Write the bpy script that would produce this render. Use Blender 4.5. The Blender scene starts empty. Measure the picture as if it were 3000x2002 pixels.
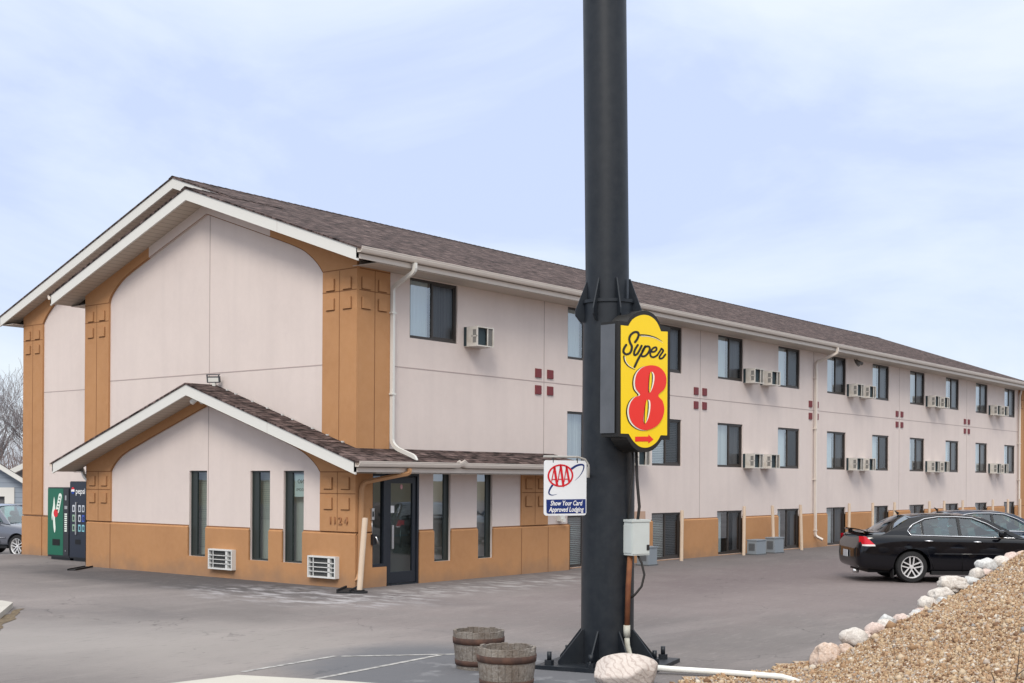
import bpy, bmesh, math, random
import numpy as np
from mathutils import Vector, Matrix
from mathutils.geometry import tessellate_polygon
R = math.radians
random.seed(7)
SC = bpy.context.scene
COL = SC.collection

# ------------------------------------------------------------------ camera
YAW = 0.6774
CAM = Vector((-16.70036, -17.23073, 2.1))
RV = Vector((math.sin(YAW), -math.cos(YAW), 0))      # to the right of the view
DV = Vector((math.cos(YAW), math.sin(YAW), 0))       # into the view
cd = bpy.data.cameras.new('camera')
cam = bpy.data.objects.new('camera', cd); COL.objects.link(cam)
cd.sensor_width = 36; cd.lens = 3688.8/3000*36
cd.shift_y = (1403.63-1001)/3000
cd.clip_end = 3000; cd.clip_start = 0.1
rot = Matrix((RV, Vector((0, 0, 1)), -DV)).transposed().to_4x4()
cam.matrix_world = Matrix.Translation(CAM) @ rot @ Matrix.Rotation(0.0061, 4, 'Z')
SC.camera = cam

# ------------------------------------------------------------------ world, sun, exposure
SUN_EL, SUN_DIR = 42, Vector((-0.86, -0.50, 0))      # towards the sun (veiled by thin overcast)
w = bpy.data.worlds.new('World'); SC.world = w; w.use_nodes = True
nt = w.node_tree; nt.nodes.clear()
N = lambda t, **k: nt.nodes.new(t)
out = N('ShaderNodeOutputWorld'); bg = N('ShaderNodeBackground'); nt.links.new(bg.outputs[0], out.inputs[0])
sky = N('ShaderNodeTexSky'); sky.sky_type = 'NISHITA'; sky.sun_disc = False
sky.sun_elevation = R(SUN_EL); sky.sun_rotation = math.atan2(SUN_DIR.x, SUN_DIR.y)
sk = N('ShaderNodeVectorMath'); sk.operation = 'SCALE'; sk.inputs['Scale'].default_value = 0.10
nt.links.new(sky.outputs[0], sk.inputs[0])
tc = N('ShaderNodeTexCoord'); mp = N('ShaderNodeMapping'); mp.inputs['Scale'].default_value = (1.0, 1.0, 2.6)
nt.links.new(tc.outputs['Generated'], mp.inputs[0])
nz = N('ShaderNodeTexNoise'); nz.inputs['Scale'].default_value = 2.7; nz.inputs['Detail'].default_value = 7; nz.inputs['Roughness'].default_value = 0.56
nz.inputs['Distortion'].default_value = 0.5
nt.links.new(mp.outputs[0], nz.inputs[0])
cr = N('ShaderNodeValToRGB'); e = cr.color_ramp.elements
e[0].position = 0.37; e[0].color = (0.515, 0.60, 0.82, 1)
e[1].position = 0.62; e[1].color = (0.685, 0.75, 0.81, 1)
m_ = e.new(0.48); m_.color = (0.60, 0.68, 0.82, 1)
nt.links.new(nz.outputs['Fac'], cr.inputs[0])
mx = N('ShaderNodeMix'); mx.data_type = 'RGBA'; mx.inputs[0].default_value = 0.93
nt.links.new(sk.outputs[0], mx.inputs[6]); nt.links.new(cr.outputs[0], mx.inputs[7])
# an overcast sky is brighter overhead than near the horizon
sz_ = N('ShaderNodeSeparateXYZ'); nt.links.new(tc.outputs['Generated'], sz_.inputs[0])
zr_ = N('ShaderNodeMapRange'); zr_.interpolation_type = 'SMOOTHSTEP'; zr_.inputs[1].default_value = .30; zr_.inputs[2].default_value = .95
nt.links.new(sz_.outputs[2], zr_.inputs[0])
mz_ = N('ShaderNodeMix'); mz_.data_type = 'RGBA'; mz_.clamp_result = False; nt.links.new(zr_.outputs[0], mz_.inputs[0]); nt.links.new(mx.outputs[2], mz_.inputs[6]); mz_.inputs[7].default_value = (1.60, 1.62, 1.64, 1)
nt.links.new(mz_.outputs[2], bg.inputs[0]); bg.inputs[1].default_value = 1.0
sl = bpy.data.lights.new('sun', 'SUN'); sl.energy = 1.75; sl.angle = R(20); sl.color = (1, 0.93, 0.84)
so = bpy.data.objects.new('sun', sl); COL.objects.link(so)
sd = SUN_DIR.normalized()*math.cos(R(SUN_EL)) + Vector((0, 0, math.sin(R(SUN_EL))))
so.rotation_euler = sd.to_track_quat('Z', 'Y').to_euler()
SC.view_settings.view_transform = 'Standard'; SC.view_settings.look = 'None'
SC.view_settings.exposure = 0.35; SC.view_settings.gamma = 1

# ------------------------------------------------------------------ materials
MATS = {}
def mat(name, col, rough=0.8, spec=0.3, metal=0.0, noise=None, bump=None, streak=None, coat=0.0):
    """noise=(scale, amount, second colour), bump=(scale, strength), streak=(amount, colour): vertical weathering"""
    if name in MATS: return MATS[name]
    m = bpy.data.materials.new(name); m.use_nodes = True; t = m.node_tree; b = t.nodes['Principled BSDF']
    b.inputs['Base Color'].default_value = (*col, 1); b.inputs['Roughness'].default_value = rough
    b.inputs['Specular IOR Level'].default_value = spec; b.inputs['Metallic'].default_value = metal
    b.inputs['Coat Weight'].default_value = coat
    L = t.links.new
    tcn = t.nodes.new('ShaderNodeTexCoord'); src = None
    if noise:
        sets = noise if isinstance(noise, list) else [noise]
        for sc_, am, c2 in sets:
            n = t.nodes.new('ShaderNodeTexNoise'); n.inputs['Scale'].default_value = sc_; n.inputs['Detail'].default_value = 5; n.inputs['Roughness'].default_value = .6
            L(tcn.outputs['Object'], n.inputs[0])
            r_ = t.nodes.new('ShaderNodeMapRange'); r_.inputs[1].default_value = .38; r_.inputs[2].default_value = .66; r_.inputs[4].default_value = am
            L(n.outputs['Fac'], r_.inputs[0])
            x = t.nodes.new('ShaderNodeMix'); x.data_type = 'RGBA'; L(r_.outputs[0], x.inputs[0])
            if src: L(src, x.inputs[6])
            else: x.inputs[6].default_value = (*col, 1)
            x.inputs[7].default_value = (*c2, 1); src = x.outputs[2]
    if streak:
        am, c2 = streak
        mpn = t.nodes.new('ShaderNodeMapping'); mpn.inputs['Scale'].default_value = (2.0, 2.0, .2); L(tcn.outputs['Object'], mpn.inputs[0])
        n = t.nodes.new('ShaderNodeTexNoise'); n.inputs['Scale'].default_value = 1.6; n.inputs['Detail'].default_value = 6; L(mpn.outputs[0], n.inputs[0])
        r_ = t.nodes.new('ShaderNodeMapRange'); r_.inputs[1].default_value = .45; r_.inputs[2].default_value = .75; r_.inputs[4].default_value = am
        L(n.outputs['Fac'], r_.inputs[0])
        x = t.nodes.new('ShaderNodeMix'); x.data_type = 'RGBA'; L(r_.outputs[0], x.inputs[0])
        if src: L(src, x.inputs[6])
        else: x.inputs[6].default_value = (*col, 1)
        x.inputs[7].default_value = (*c2, 1); src = x.outputs[2]
    if src: L(src, b.inputs['Base Color'])
    if bump:
        n = t.nodes.new('ShaderNodeTexNoise'); n.inputs['Scale'].default_value = bump[0]; n.inputs['Detail'].default_value = 6
        L(tcn.outputs['Object'], n.inputs[0]); bp = t.nodes.new('ShaderNodeBump'); bp.inputs['Strength'].default_value = bump[1]; bp.inputs['Distance'].default_value = 0.02
        L(n.outputs['Fac'], bp.inputs['Height']); L(bp.outputs[0], b.inputs['Normal'])
    MATS[name] = m; return m

def stripes(m, axis, period, width, dark):
    """regular grooves running across one object axis, multiplied over the base colour"""
    t = m.node_tree; b = t.nodes['Principled BSDF']; L = t.links.new
    tcn = t.nodes.new('ShaderNodeTexCoord'); sp = t.nodes.new('ShaderNodeSeparateXYZ'); L(tcn.outputs['Object'], sp.inputs[0])
    a = t.nodes.new('ShaderNodeMath'); a.operation = 'DIVIDE'; a.inputs[1].default_value = period; L(sp.outputs[axis], a.inputs[0])
    f = t.nodes.new('ShaderNodeMath'); f.operation = 'FRACT'; L(a.outputs[0], f.inputs[0])
    g = t.nodes.new('ShaderNodeMath'); g.operation = 'LESS_THAN'; g.inputs[1].default_value = width; L(f.outputs[0], g.inputs[0])
    x = t.nodes.new('ShaderNodeMix'); x.data_type = 'RGBA'; L(g.outputs[0], x.inputs[0])
    ic = b.inputs['Base Color']
    if ic.is_linked: L(ic.links[0].from_socket, x.inputs[6])
    else: x.inputs[6].default_value = ic.default_value
    x.inputs[7].default_value = (*dark, 1); L(x.outputs[2], ic)
    return m

PINK = (0.665, 0.577, 0.535)
stucco = mat('pink_stucco', PINK, .92, .15, noise=[(1.3, .35, (0.59, 0.51, 0.475)), (9, .25, (0.71, 0.62, 0.575)), (.45, .35, (.70, .61, .56))], bump=(260, .35), streak=(.25, (0.55, .475, .445)))
brown = mat('tan_stucco', (0.45, 0.235, 0.110), .9, .15, noise=[(1.1, .6, (0.39, 0.20, 0.095)), (7, .3, (0.49, 0.27, 0.14))], bump=(230, .35))
def splash(m, z0, z1, dirt, amt):
    t = m.node_tree; b = t.nodes['Principled BSDF']; L = t.links.new
    tcn = t.nodes.new('ShaderNodeTexCoord'); sp = t.nodes.new('ShaderNodeSeparateXYZ'); L(tcn.outputs['Object'], sp.inputs[0])
    n = t.nodes.new('ShaderNodeTexNoise'); n.inputs['Scale'].default_value = 2.2; n.inputs['Detail'].default_value = 6; L(tcn.outputs['Object'], n.inputs[0])
    a = t.nodes.new('ShaderNodeMath'); a.operation = 'MULTIPLY_ADD'; a.inputs[1].default_value = -.7; L(n.outputs['Fac'], a.inputs[0]); L(sp.outputs[2], a.inputs[2])
    q = t.nodes.new('ShaderNodeMapRange'); q.inputs[1].default_value = z0-.35; q.inputs[2].default_value = z1-.35; q.inputs[3].default_value = amt; q.inputs[4].default_value = 0; L(a.outputs[0], q.inputs[0])
    x = t.nodes.new('ShaderNodeMix'); x.data_type = 'RGBA'; L(q.outputs[0], x.inputs[0]); ic = b.inputs['Base Color']; L(ic.links[0].from_socket, x.inputs[6]); x.inputs[7].default_value = (*dirt, 1); L(x.outputs[2], ic)
splash(brown, -.02, .32, (.25, .17, .12), .55)
joint = mat('joint', (0.40, 0.33, 0.31), .9, .1)
bjoint_shade = mat('tan_joint_and_shade', (0.22, 0.105, 0.05), .9, .1)  # wall joints, and the painted shade strips at the pilaster blocks
white = mat('white_trim', (0.64, 0.63, 0.59), .55, .4, noise=(3, .25, (.64, .63, .60)))
gutm = mat('beige_gutter', (0.64, 0.575, 0.51), .45, .5, noise=(5, .3, (.56, .50, .45)))
soffit = stripes(mat('soffit_panel', (0.50, 0.43, 0.36), .7, .3), 1, .15, .10, (.30, .25, .20))
soffitx = stripes(mat('soffit_panel_eave', (0.52, 0.46, 0.40), .7, .3), 0, .15, .10, (.34, .29, .24))
bronze = mat('bronze_frame', (0.035, 0.028, 0.024), .45, .5)
black = mat('black_metal', (0.012, 0.013, 0.016), .4, .5)
darkroom = mat('dark_room', (0.03, 0.03, 0.032), .95, .1)
curt = stripes(mat('curtain_cloth', (0.55, 0.56, 0.56), .95, .1), 0, .09, .35, (.42, .43, .44))
curt2 = mat('curtain_liner', (0.72, 0.76, 0.78), .95, .1)
blinds = stripes(mat('window_blind', (0.42, 0.44, 0.42), .8, .2), 2, .05, .3, (.25, .27, .26))
redt = mat('red_tile', (0.16, 0.022, 0.026), .5, .4)
acm = mat('aircon_shell', (0.62, 0.60, 0.56), .5, .4, noise=[(6, .5, (.42, .38, .32)), (2, .4, (.36, .30, .24))])
acd = mat('aircon_coil', (0.022, 0.038, 0.045), .6, .4)
acf = mat('aircon_fins', (0.20, 0.195, 0.185), .6, .4)
alu = mat('silver_metal', (0.6, 0.6, 0.6), .3, .5, metal=.9)
post_m = mat('cream_post', (0.60, 0.48, 0.37), .7, .3, noise=(5, .4, (.52, .38, .26)))
concrete = mat('concrete', (0.42, 0.40, 0.36), .9, .2, noise=[(2, .5, (.34, .32, .29)), (25, .3, (.48, .46, .42))], bump=(80, .3))
paper = mat('white_paper', (0.75, 0.75, 0.75), .7, .2)

def glass(name, refl, tint, rough=0.0):
    m = bpy.data.materials.new(name); m.use_nodes = True; t = m.node_tree; t.nodes.clear(); L = t.links.new
    o_ = t.nodes.new('ShaderNodeOutputMaterial'); mx_ = t.nodes.new('ShaderNodeMixShader'); L(mx_.outputs[0], o_.inputs[0])
    tr = t.nodes.new('ShaderNodeBsdfTransparent'); tr.inputs[0].default_value = (*tint, 1)
    gl = t.nodes.new('ShaderNodeBsdfGlossy'); gl.inputs['Roughness'].default_value = rough; gl.inputs[0].default_value = (.9, .95, 1, 1)
    lw = t.nodes.new('ShaderNodeLayerWeight'); lw.inputs[0].default_value = .5
    pw = t.nodes.new('ShaderNodeMath'); pw.operation = 'POWER'; pw.inputs[1].default_value = 4; L(lw.outputs['Facing'], pw.inputs[0])
    ad = t.nodes.new('ShaderNodeMath'); ad.operation = 'MULTIPLY_ADD'; ad.inputs[1].default_value = .9; ad.inputs[2].default_value = refl+.06
    ad.use_clamp = True
    L(pw.outputs[0], ad.inputs[0]); L(ad.outputs[0], mx_.inputs[0]); L(tr.outputs[0], mx_.inputs[1]); L(gl.outputs[0], mx_.inputs[2])
    MATS[name] = m; return m
wglass = glass('window_glass', .20, (.72, .78, .78))
sglass = glass('slit_glass', .05, (.62, .72, .70))
dglass = glass('tinted_glass', .06, (.30, .36, .36))
cglass = glass('car_glass', .05, (.40, .64, .64))
screen = glass('insect_screen_pane', -.01, (.30, .30, .31), .25)

def roofmat(name, c1, c2, c3, sx, sy):
    m = bpy.data.materials.new(name); m.use_nodes = True; t = m.node_tree; b = t.nodes['Principled BSDF']; L = t.links.new
    tcn = t.nodes.new('ShaderNodeTexCoord'); mpn = t.nodes.new('ShaderNodeMapping')
    mpn.inputs['Scale'].default_value = (1, 1.06, 1)
    L(tcn.outputs['Object'], mpn.inputs[0])
    br = t.nodes.new('ShaderNodeTexBrick'); br.offset = .37; br.offset_frequency = 1; br.squash = 1
    br.inputs['Scale'].default_value = 1; br.inputs['Brick Width'].default_value = sx; br.inputs['Row Height'].default_value = sy
    br.inputs['Mortar Size'].default_value = .010; br.inputs['Mortar Smooth'].default_value = .5; br.inputs['Bias'].default_value = -.1
    br.inputs['Color1'].default_value = (*c1, 1); br.inputs['Color2'].default_value = (*c2, 1); br.inputs['Mortar'].default_value = (*c3, 1)
    L(mpn.outputs[0], br.inputs[0])
    mpn2 = t.nodes.new('ShaderNodeMapping'); mpn2.inputs['Scale'].default_value = (3.2, 7.4, 1); L(tcn.outputs['Object'], mpn2.inputs[0])
    n = t.nodes.new('ShaderNodeTexNoise'); n.inputs['Scale'].default_value = 1.4; n.inputs['Detail'].default_value = 3; L(mpn2.outputs[0], n.inputs[0])
    rr = t.nodes.new('ShaderNodeMapRange'); rr.inputs[1].default_value = .35; rr.inputs[2].default_value = .68; rr.inputs[3].default_value = .22; rr.inputs[4].default_value = 2.1
    L(n.outputs['Fac'], rr.inputs[0])
    vm = t.nodes.new('ShaderNodeVectorMath'); vm.operation = 'SCALE'; L(br.outputs['Color'], vm.inputs[0]); L(rr.outputs[0], vm.inputs['Scale'])
    L(vm.outputs[0], b.inputs['Base Color']); b.inputs['Roughness'].default_value = .95; b.inputs['Specular IOR Level'].default_value = .15
    bp = t.nodes.new('ShaderNodeBump'); bp.inputs['Distance'].default_value = .02; bp.inputs['Strength'].default_value = .8
    iv = t.nodes.new('ShaderNodeMath'); iv.operation = 'SUBTRACT'; iv.inputs[0].default_value = 1; L(br.outputs['Fac'], iv.inputs[1])
    L(iv.outputs[0], bp.inputs['Height']); L(bp.outputs[0], b.inputs['Normal'])
    MATS[name] = m; return m
shingle = roofmat('brown_shingle', (.050, .034, .031), (.104, .075, .069), (.019, .013, .012), .30, .145)

# ------------------------------------------------------------------ mesh helpers
class MB:
    def __init__(s): s.v = []; s.f = []; s.m = []; s.sm = []
    def add(s, vs, fs, m=0, smooth=False):
        o = len(s.v); s.v += [tuple(x) for x in vs]
        for f in fs: s.f.append([i+o for i in f]); s.m.append(m); s.sm.append(smooth)
    def box(s, x0, x1, y0, y1, z0, z1, m=0, M=None):
        vs = [Vector((x, y, z)) for x in (x0, x1) for y in (y0, y1) for z in (z0, z1)]
        if M: vs = [M @ v for v in vs]
        s.add(vs, [(0, 1, 3, 2), (4, 6, 7, 5), (0, 4, 5, 1), (2, 3, 7, 6), (0, 2, 6, 4), (1, 5, 7, 3)], m)
    def plate(s, outline, holes, F, th, m=0, mside=None, back=False):
        """outline/holes: 2-D loops; F(a,b,t): 3-D point, t = depth behind the face"""
        loops = [outline] + list(holes)
        flat = [p for l in loops for p in l]
        tris = tessellate_polygon([[Vector((p[0], p[1], 0)) for p in l] for l in loops])
        s.add([F(p[0], p[1], 0) for p in flat], [tuple(t) for t in tris], m)
        if th:
            if back: s.add([F(p[0], p[1], th) for p in flat], [tuple(reversed(t)) for t in tris], m)
            for l in loops:
                n = len(l); vs = [F(p[0], p[1], 0) for p in l] + [F(p[0], p[1], th) for p in l]
                s.add(vs, [(i, (i+1) % n, n+(i+1) % n, n+i) for i in range(n)], m if mside is None else mside)
    def tube(s, pts, r, seg=10, m=0, caps=True, smooth=True, sx=1, sy=1):
        pts = [Vector(p) for p in pts]; n = len(pts); rr = r if isinstance(r, (list, tuple)) else [r]*n
        ref = Vector((0, 0, 1)); rings = []; prev = None
        for i, p in enumerate(pts):
            t = (pts[min(i+1, n-1)]-pts[max(i-1, 0)])
            if t.length < 1e-9: t = Vector((0, 0, 1))
            t.normalize()
            if prev is None:
                a = t.cross(ref)
                if a.length < .05: a = t.cross(Vector((1, 0, 0)))
            else:
                a = prev - t*prev.dot(t)
            a.normalize(); prev = a; b = t.cross(a)
            rings.append([p + a*math.cos(2*math.pi*k/seg+math.pi/seg)*rr[i]*sx + b*math.sin(2*math.pi*k/seg+math.pi/seg)*rr[i]*sy for k in range(seg)])
        vs = [v for rg in rings for v in rg]
        fs = [(i*seg+k, i*seg+(k+1) % seg, (i+1)*seg+(k+1) % seg, (i+1)*seg+k) for i in range(n-1) for k in range(seg)]
        s.add(vs, fs, m, smooth)
        if caps: s.add(rings[0], [tuple(range(seg))][:1], m); s.add(rings[-1], [tuple(reversed(range(seg)))], m)
    def lathe(s, prof, M=None, seg=32, m=0, smooth=True):
        vs = []
        for r_, z_ in prof:
            for k in range(seg):
                a = 2*math.pi*k/seg; v = Vector((r_*math.cos(a), r_*math.sin(a), z_)); vs.append(M @ v if M else v)
        fs = [(i*seg+k, i*seg+(k+1) % seg, (i+1)*seg+(k+1) % seg, (i+1)*seg+k) for i in range(len(prof)-1) for k in range(seg)]
        s.add(vs, fs, m, smooth)
    def sweep(s, prof, F, a0, a1, m=0):
        """closed 2-D profile extruded from a0 to a1; F(p, a)"""
        n = len(prof); vs = [F(p, a0) for p in prof]+[F(p, a1) for p in prof]
        s.add(vs, [(i, (i+1) % n, n+(i+1) % n, n+i) for i in range(n)] + [tuple(reversed(range(n))), tuple(range(n, 2*n))], m)
    def build(s, name, mats, parent=None, fix=True, sharp=None):
        me = bpy.data.meshes.new(name); me.from_pydata([tuple(v) for v in s.v], [], s.f)
        if not isinstance(mats, (list, tuple)): mats = [mats]
        for m in mats: me.materials.append(m)
        me.polygons.foreach_set('material_index', s.m); me.polygons.foreach_set('use_smooth', s.sm)
        if fix:
            b = bmesh.new(); b.from_mesh(me); bmesh.ops.remove_doubles(b, verts=b.verts, dist=1e-5)
            bmesh.ops.recalc_face_normals(b, faces=b.faces); b.to_mesh(me); b.free()
        if sharp: me.set_sharp_from_angle(angle=R(sharp))
        me.update(); o = bpy.data.objects.new(name, me); COL.objects.link(o)
        if parent: o.parent = parent
        return o
def tag(o, label=None, cat=None, group=None, kind=None):
    if label: o['label'] = label
    if cat: o['category'] = cat
    if group: o['group'] = group
    if kind: o['kind'] = kind
    return o
def empty(name, loc=(0, 0, 0), rz=0):
    o = bpy.data.objects.new(name, None); COL.objects.link(o); o.location = loc; o.rotation_euler[2] = rz; o.empty_display_size = .2; return o
KIDS = {}
def copy_tree(o, parent=None):
    c = o.copy(); COL.objects.link(c); c.parent = parent
    for ch in [x for x in bpy.data.objects if x.parent == o]: copy_tree(ch, c)
    return c
def UV(u, v, z=0): return CAM*1 + RV*u + DV*v + Vector((0, 0, z-2.1))
def cam_uv(x, y):
    d = Vector((x-CAM.x, y-CAM.y, 0)); return d.dot(RV), d.dot(DV)
def catmull(P, n=6, closed=True):
    P = [Vector((p[0], p[1])) for p in P]; N_ = len(P); o_ = []
    rng = range(N_) if closed else range(N_-1)
    for i in rng:
        g = (lambda k: P[k % N_]) if closed else (lambda k: P[max(0, min(N_-1, k))])
        a, b, c, d = g(i-1), g(i), g(i+1), g(i+2)
        for k in range(n):
            t = k/n
            o_.append(.5*((2*b)+(c-a)*t+(2*a-5*b+4*c-d)*t*t+(-a+3*b-3*c+d)*t**3))
    if not closed: o_.append(P[-1])
    return [(p.x, p.y) for p in o_]
def ribbon(mb, pts, wd, F, t0, m=0):
    """flat stroke with round ends: pts 2-D, wd width (number or list)"""
    n = len(pts); ws = wd if isinstance(wd, list) else [wd]*n; L_, R_ = [], []
    for i, p in enumerate(pts):
        a = Vector(pts[max(i-1, 0)]); b = Vector(pts[min(i+1, n-1)]); t = (b-a)
        t = t.normalized() if t.length > 1e-9 else Vector((1, 0)); q = Vector((-t.y, t.x))*ws[i]/2
        L_.append(Vector(p)+q); R_.append(Vector(p)-q)
    e1 = [Vector(pts[-1])+Matrix.Rotation(-math.pi*k/6, 2) @ (L_[-1]-Vector(pts[-1])) for k in range(1, 6)]
    e0 = [Vector(pts[0])+Matrix.Rotation(-math.pi*k/6, 2) @ (R_[0]-Vector(pts[0])) for k in range(1, 6)]
    vs = [F(v.x, v.y, t0) for v in L_+R_]
    mb.add(vs, [(i, i+1, n+i+1, n+i) for i in range(n-1)], m)
    for c, a_, ee, b_ in ((pts[-1], L_[-1], e1, R_[-1]), (pts[0], R_[0], e0, L_[0])):
        loop = [a_]+ee+[b_]; mb.add([F(v.x, v.y, t0) for v in loop], [tuple(range(len(loop)))], m)
def text_mesh(txt, size, F, name, material, parent=None, shear=0, align='CENTER', t0=0, bold=.0, sx=1.0, depth=0):
    cu = bpy.data.curves.new(name, 'FONT'); cu.body = txt; cu.size = size; cu.shear = shear; cu.align_x = align; cu.align_y = 'CENTER'
    cu.resolution_u = 3; cu.offset = bold; cu.extrude = depth
    ob = bpy.data.objects.new(name, cu); COL.objects.link(ob); dg = bpy.context.evaluated_depsgraph_get()
    me = bpy.data.meshes.new_from_object(ob.evaluated_get(dg)); bpy.data.objects.remove(ob)
    for v in me.vertices: v.co = F(v.co.x*sx, v.co.y, t0-v.co.z)
    me.materials.clear(); me.materials.append(material); o = bpy.data.objects.new(name, me); COL.objects.link(o)
    if parent: o.parent = parent
    return o
def sstep(a, b, x):
    t = max(0, min(1, (x-a)/(b-a))); return t*t*(3-2*t)
def rect(a0, a1, b0, b1): return [(a0, b0), (a1, b0), (a1, b1), (a0, b1)]

# ------------------------------------------------------------------ ground
def gh(x, y):
    u, v = cam_uv(x, y)
    return -.5*sstep(33.5, 40, v)*sstep(-9.5, -12, u) if u < -9 else 0.0
def grid_sheet(name, xs, ys, z0, material, hf=None):
    mb = MB(); vs = [(x, y, z0+(hf(x, y) if hf else 0)) for y in ys for x in xs]; nx = len(xs)
    mb.add(vs, [(j*nx+i, j*nx+i+1, (j+1)*nx+i+1, (j+1)*nx+i) for j in range(len(ys)-1) for i in range(nx-1)], 0, True)
    return mb.build(name, material, fix=False)
def asphalt_mat():
    m = bpy.data.materials.new('worn_asphalt'); m.use_nodes = True; t = m.node_tree; b = t.nodes['Principled BSDF']; L = t.links.new
    tcn = t.nodes.new('ShaderNodeTexCoord')
    def noise(scale, det, sxy=None, rough=.55, dist=0):
        mpn = t.nodes.new('ShaderNodeMapping'); L(tcn.outputs['Object'], mpn.inputs[0])
        if sxy: mpn.inputs['Rotation'].default_value = (0, 0, sxy[2]); mpn.inputs['Scale'].default_value = (sxy[0], sxy[1], 1)
        n = t.nodes.new('ShaderNodeTexNoise'); n.inputs['Scale'].default_value = scale; n.inputs['Detail'].default_value = det; n.inputs['Roughness'].default_value = rough
        n.inputs['Distortion'].default_value = dist
        L(mpn.outputs[0], n.inputs[0]); return n.outputs['Fac']
    def rng(s_, a, b_, lo, hi):
        r_ = t.nodes.new('ShaderNodeMapRange'); r_.inputs[1].default_value = a; r_.inputs[2].default_value = b_; r_.inputs[3].default_value = lo; r_.inputs[4].default_value = hi
        L(s_, r_.inputs[0]); return r_.outputs[0]
    def mix(f, a, b_):
        x = t.nodes.new('ShaderNodeMix'); x.data_type = 'RGBA'; L(f, x.inputs[0])
        if isinstance(a, tuple): x.inputs[6].default_value = (*a, 1)
        else: L(a, x.inputs[6])
        x.inputs[7].default_value = (*b_, 1); return x.outputs[2]
    c = mix(rng(noise(.16, 4), .40, .62, 0, 1), (.135, .121, .117), (.195, .173, .167))
    c = mix(rng(noise(.5, 5, (.35, 1.7, YAW+.35)), .52, .68, 0, .55), c, (.25, .222, .212))
    c = mix(rng(noise(.42, 5, (1.5, .5, .7), dist=1), .56, .72, 0, .55), c, (.112, .103, .104))
    c = mix(rng(noise(14, 5), .45, .75, 0, .45), c, (.115, .107, .105))
    c = mix(rng(noise(90, 3), .5, .75, 0, .4), c, (.30, .275, .262))
    # darker strip along the walls and pale salt stains by the entrance
    sp = t.nodes.new('ShaderNodeSeparateXYZ'); L(tcn.outputs['Object'], sp.inputs[0])
    def mth(op, a, b_=None, c_=None):
        q = t.nodes.new('ShaderNodeMath'); q.operation = op
        for i, s_ in enumerate((a, b_, c_)):
            if s_ is None: continue
            if isinstance(s_, (int, float)): q.inputs[i].default_value = s_
            else: L(s_, q.inputs[i])
        return q.outputs[0]
    def blob(cx, cy, rx, ry, ang, edge=.35, wob=.5):
        dx = mth('SUBTRACT', sp.outputs[0], cx); dy = mth('SUBTRACT', sp.outputs[1], cy)
        ca, sa = math.cos(ang), math.sin(ang)
        a = mth('ADD', mth('MULTIPLY', dx, ca/rx), mth('MULTIPLY', dy, sa/rx)); b2 = mth('ADD', mth('MULTIPLY', dx, -sa/ry), mth('MULTIPLY', dy, ca/ry))
        d = mth('SQRT', mth('ADD', mth('MULTIPLY', a, a), mth('MULTIPLY', b2, b2)))
        d = mth('ADD', d, mth('MULTIPLY', mth('SUBTRACT', noise(.9, 6), .5), wob*2))
        return rng(d, 1-edge, 1+edge, 1, 0)
    c = mix(mth('MULTIPLY', blob(-8.3, -2.2, 3.8, 2.0, R(-50), .6), .7), c, (.265, .245, .232))
    c = mix(mth('MULTIPLY', blob(-6.8, -5.0, 1.6, 2.6, R(-50), .5), .5), c, (.255, .232, .216))
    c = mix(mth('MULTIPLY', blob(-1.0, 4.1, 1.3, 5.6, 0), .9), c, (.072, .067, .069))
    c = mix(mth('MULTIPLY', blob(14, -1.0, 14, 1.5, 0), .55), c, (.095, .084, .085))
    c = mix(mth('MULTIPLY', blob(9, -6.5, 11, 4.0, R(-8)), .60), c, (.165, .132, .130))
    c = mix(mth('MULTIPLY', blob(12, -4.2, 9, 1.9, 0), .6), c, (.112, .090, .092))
    c = mix(rng(noise(5.5, 6, (.5, 2.6, YAW+1.57), .6), .56, .70, 0, .55), c, (.225, .200, .193))
    c = mix(rng(noise(7, 6, (.45, 2.2, YAW+1.57), .6), .58, .72, 0, .5), c, (.085, .077, .078))
    vo = t.nodes.new('ShaderNodeTexVoronoi'); vo.feature = 'DISTANCE_TO_EDGE'; vo.inputs['Scale'].default_value = .28
    wn = t.nodes.new('ShaderNodeTexNoise'); wn.inputs['Scale'].default_value = 1.6; wn.inputs['Detail'].default_value = 5; L(tcn.outputs['Object'], wn.inputs[0])
    wm = t.nodes.new('ShaderNodeVectorMath'); wm.operation = 'SCALE'; wm.inputs['Scale'].default_value = .9; L(wn.outputs['Color'], wm.inputs[0])
    wa = t.nodes.new('ShaderNodeVectorMath'); wa.operation = 'ADD'; L(tcn.outputs['Object'], wa.inputs[0]); L(wm.outputs[0], wa.inputs[1]); L(wa.outputs[0], vo.inputs[0])
    ck = mth('MULTIPLY', rng(vo.outputs['Distance'], .0, .0045, 1, 0), rng(noise(.35, 3), .48, .56, 0, .75))
    c = mix(ck, c, (.045, .042, .042))
    salt = rng(noise(2.2, 6, (1.6, .7, YAW), .65), .47, .62, 0, .8)
    c = mix(mth('MULTIPLY', blob(-1.6, -.1, 2.6, 1.2, R(90)), salt), c, (.36, .35, .36))
    c = mix(mth('MULTIPLY', blob(2.4, -1.4, 4.2, 1.0, 0), salt), c, (.32, .305, .30))
    # bluish newer patch at the marked bay
    c = mix(mth('MULTIPLY', blob(-6.3, -8.2, 2.2, 1.7, R(70), .2, .3), .8), c, (.095, .100, .112))
    pt = rng(noise(3.2, 6, None, .6), .55, .66, 0, .6)
    c = mix(mth('MULTIPLY', blob(-6.0, -9.0, 2.4, 1.3, R(50), .3, .3), pt), c, (.24, .24, .25))
    L(c, b.inputs['Base Color']); b.inputs['Roughness'].default_value = .9; b.inputs['Specular IOR Level'].default_value = .25
    bp = t.nodes.new('ShaderNodeBump'); bp.inputs['Strength'].default_value = .35; bp.inputs['Distance'].default_value = .01
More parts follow.
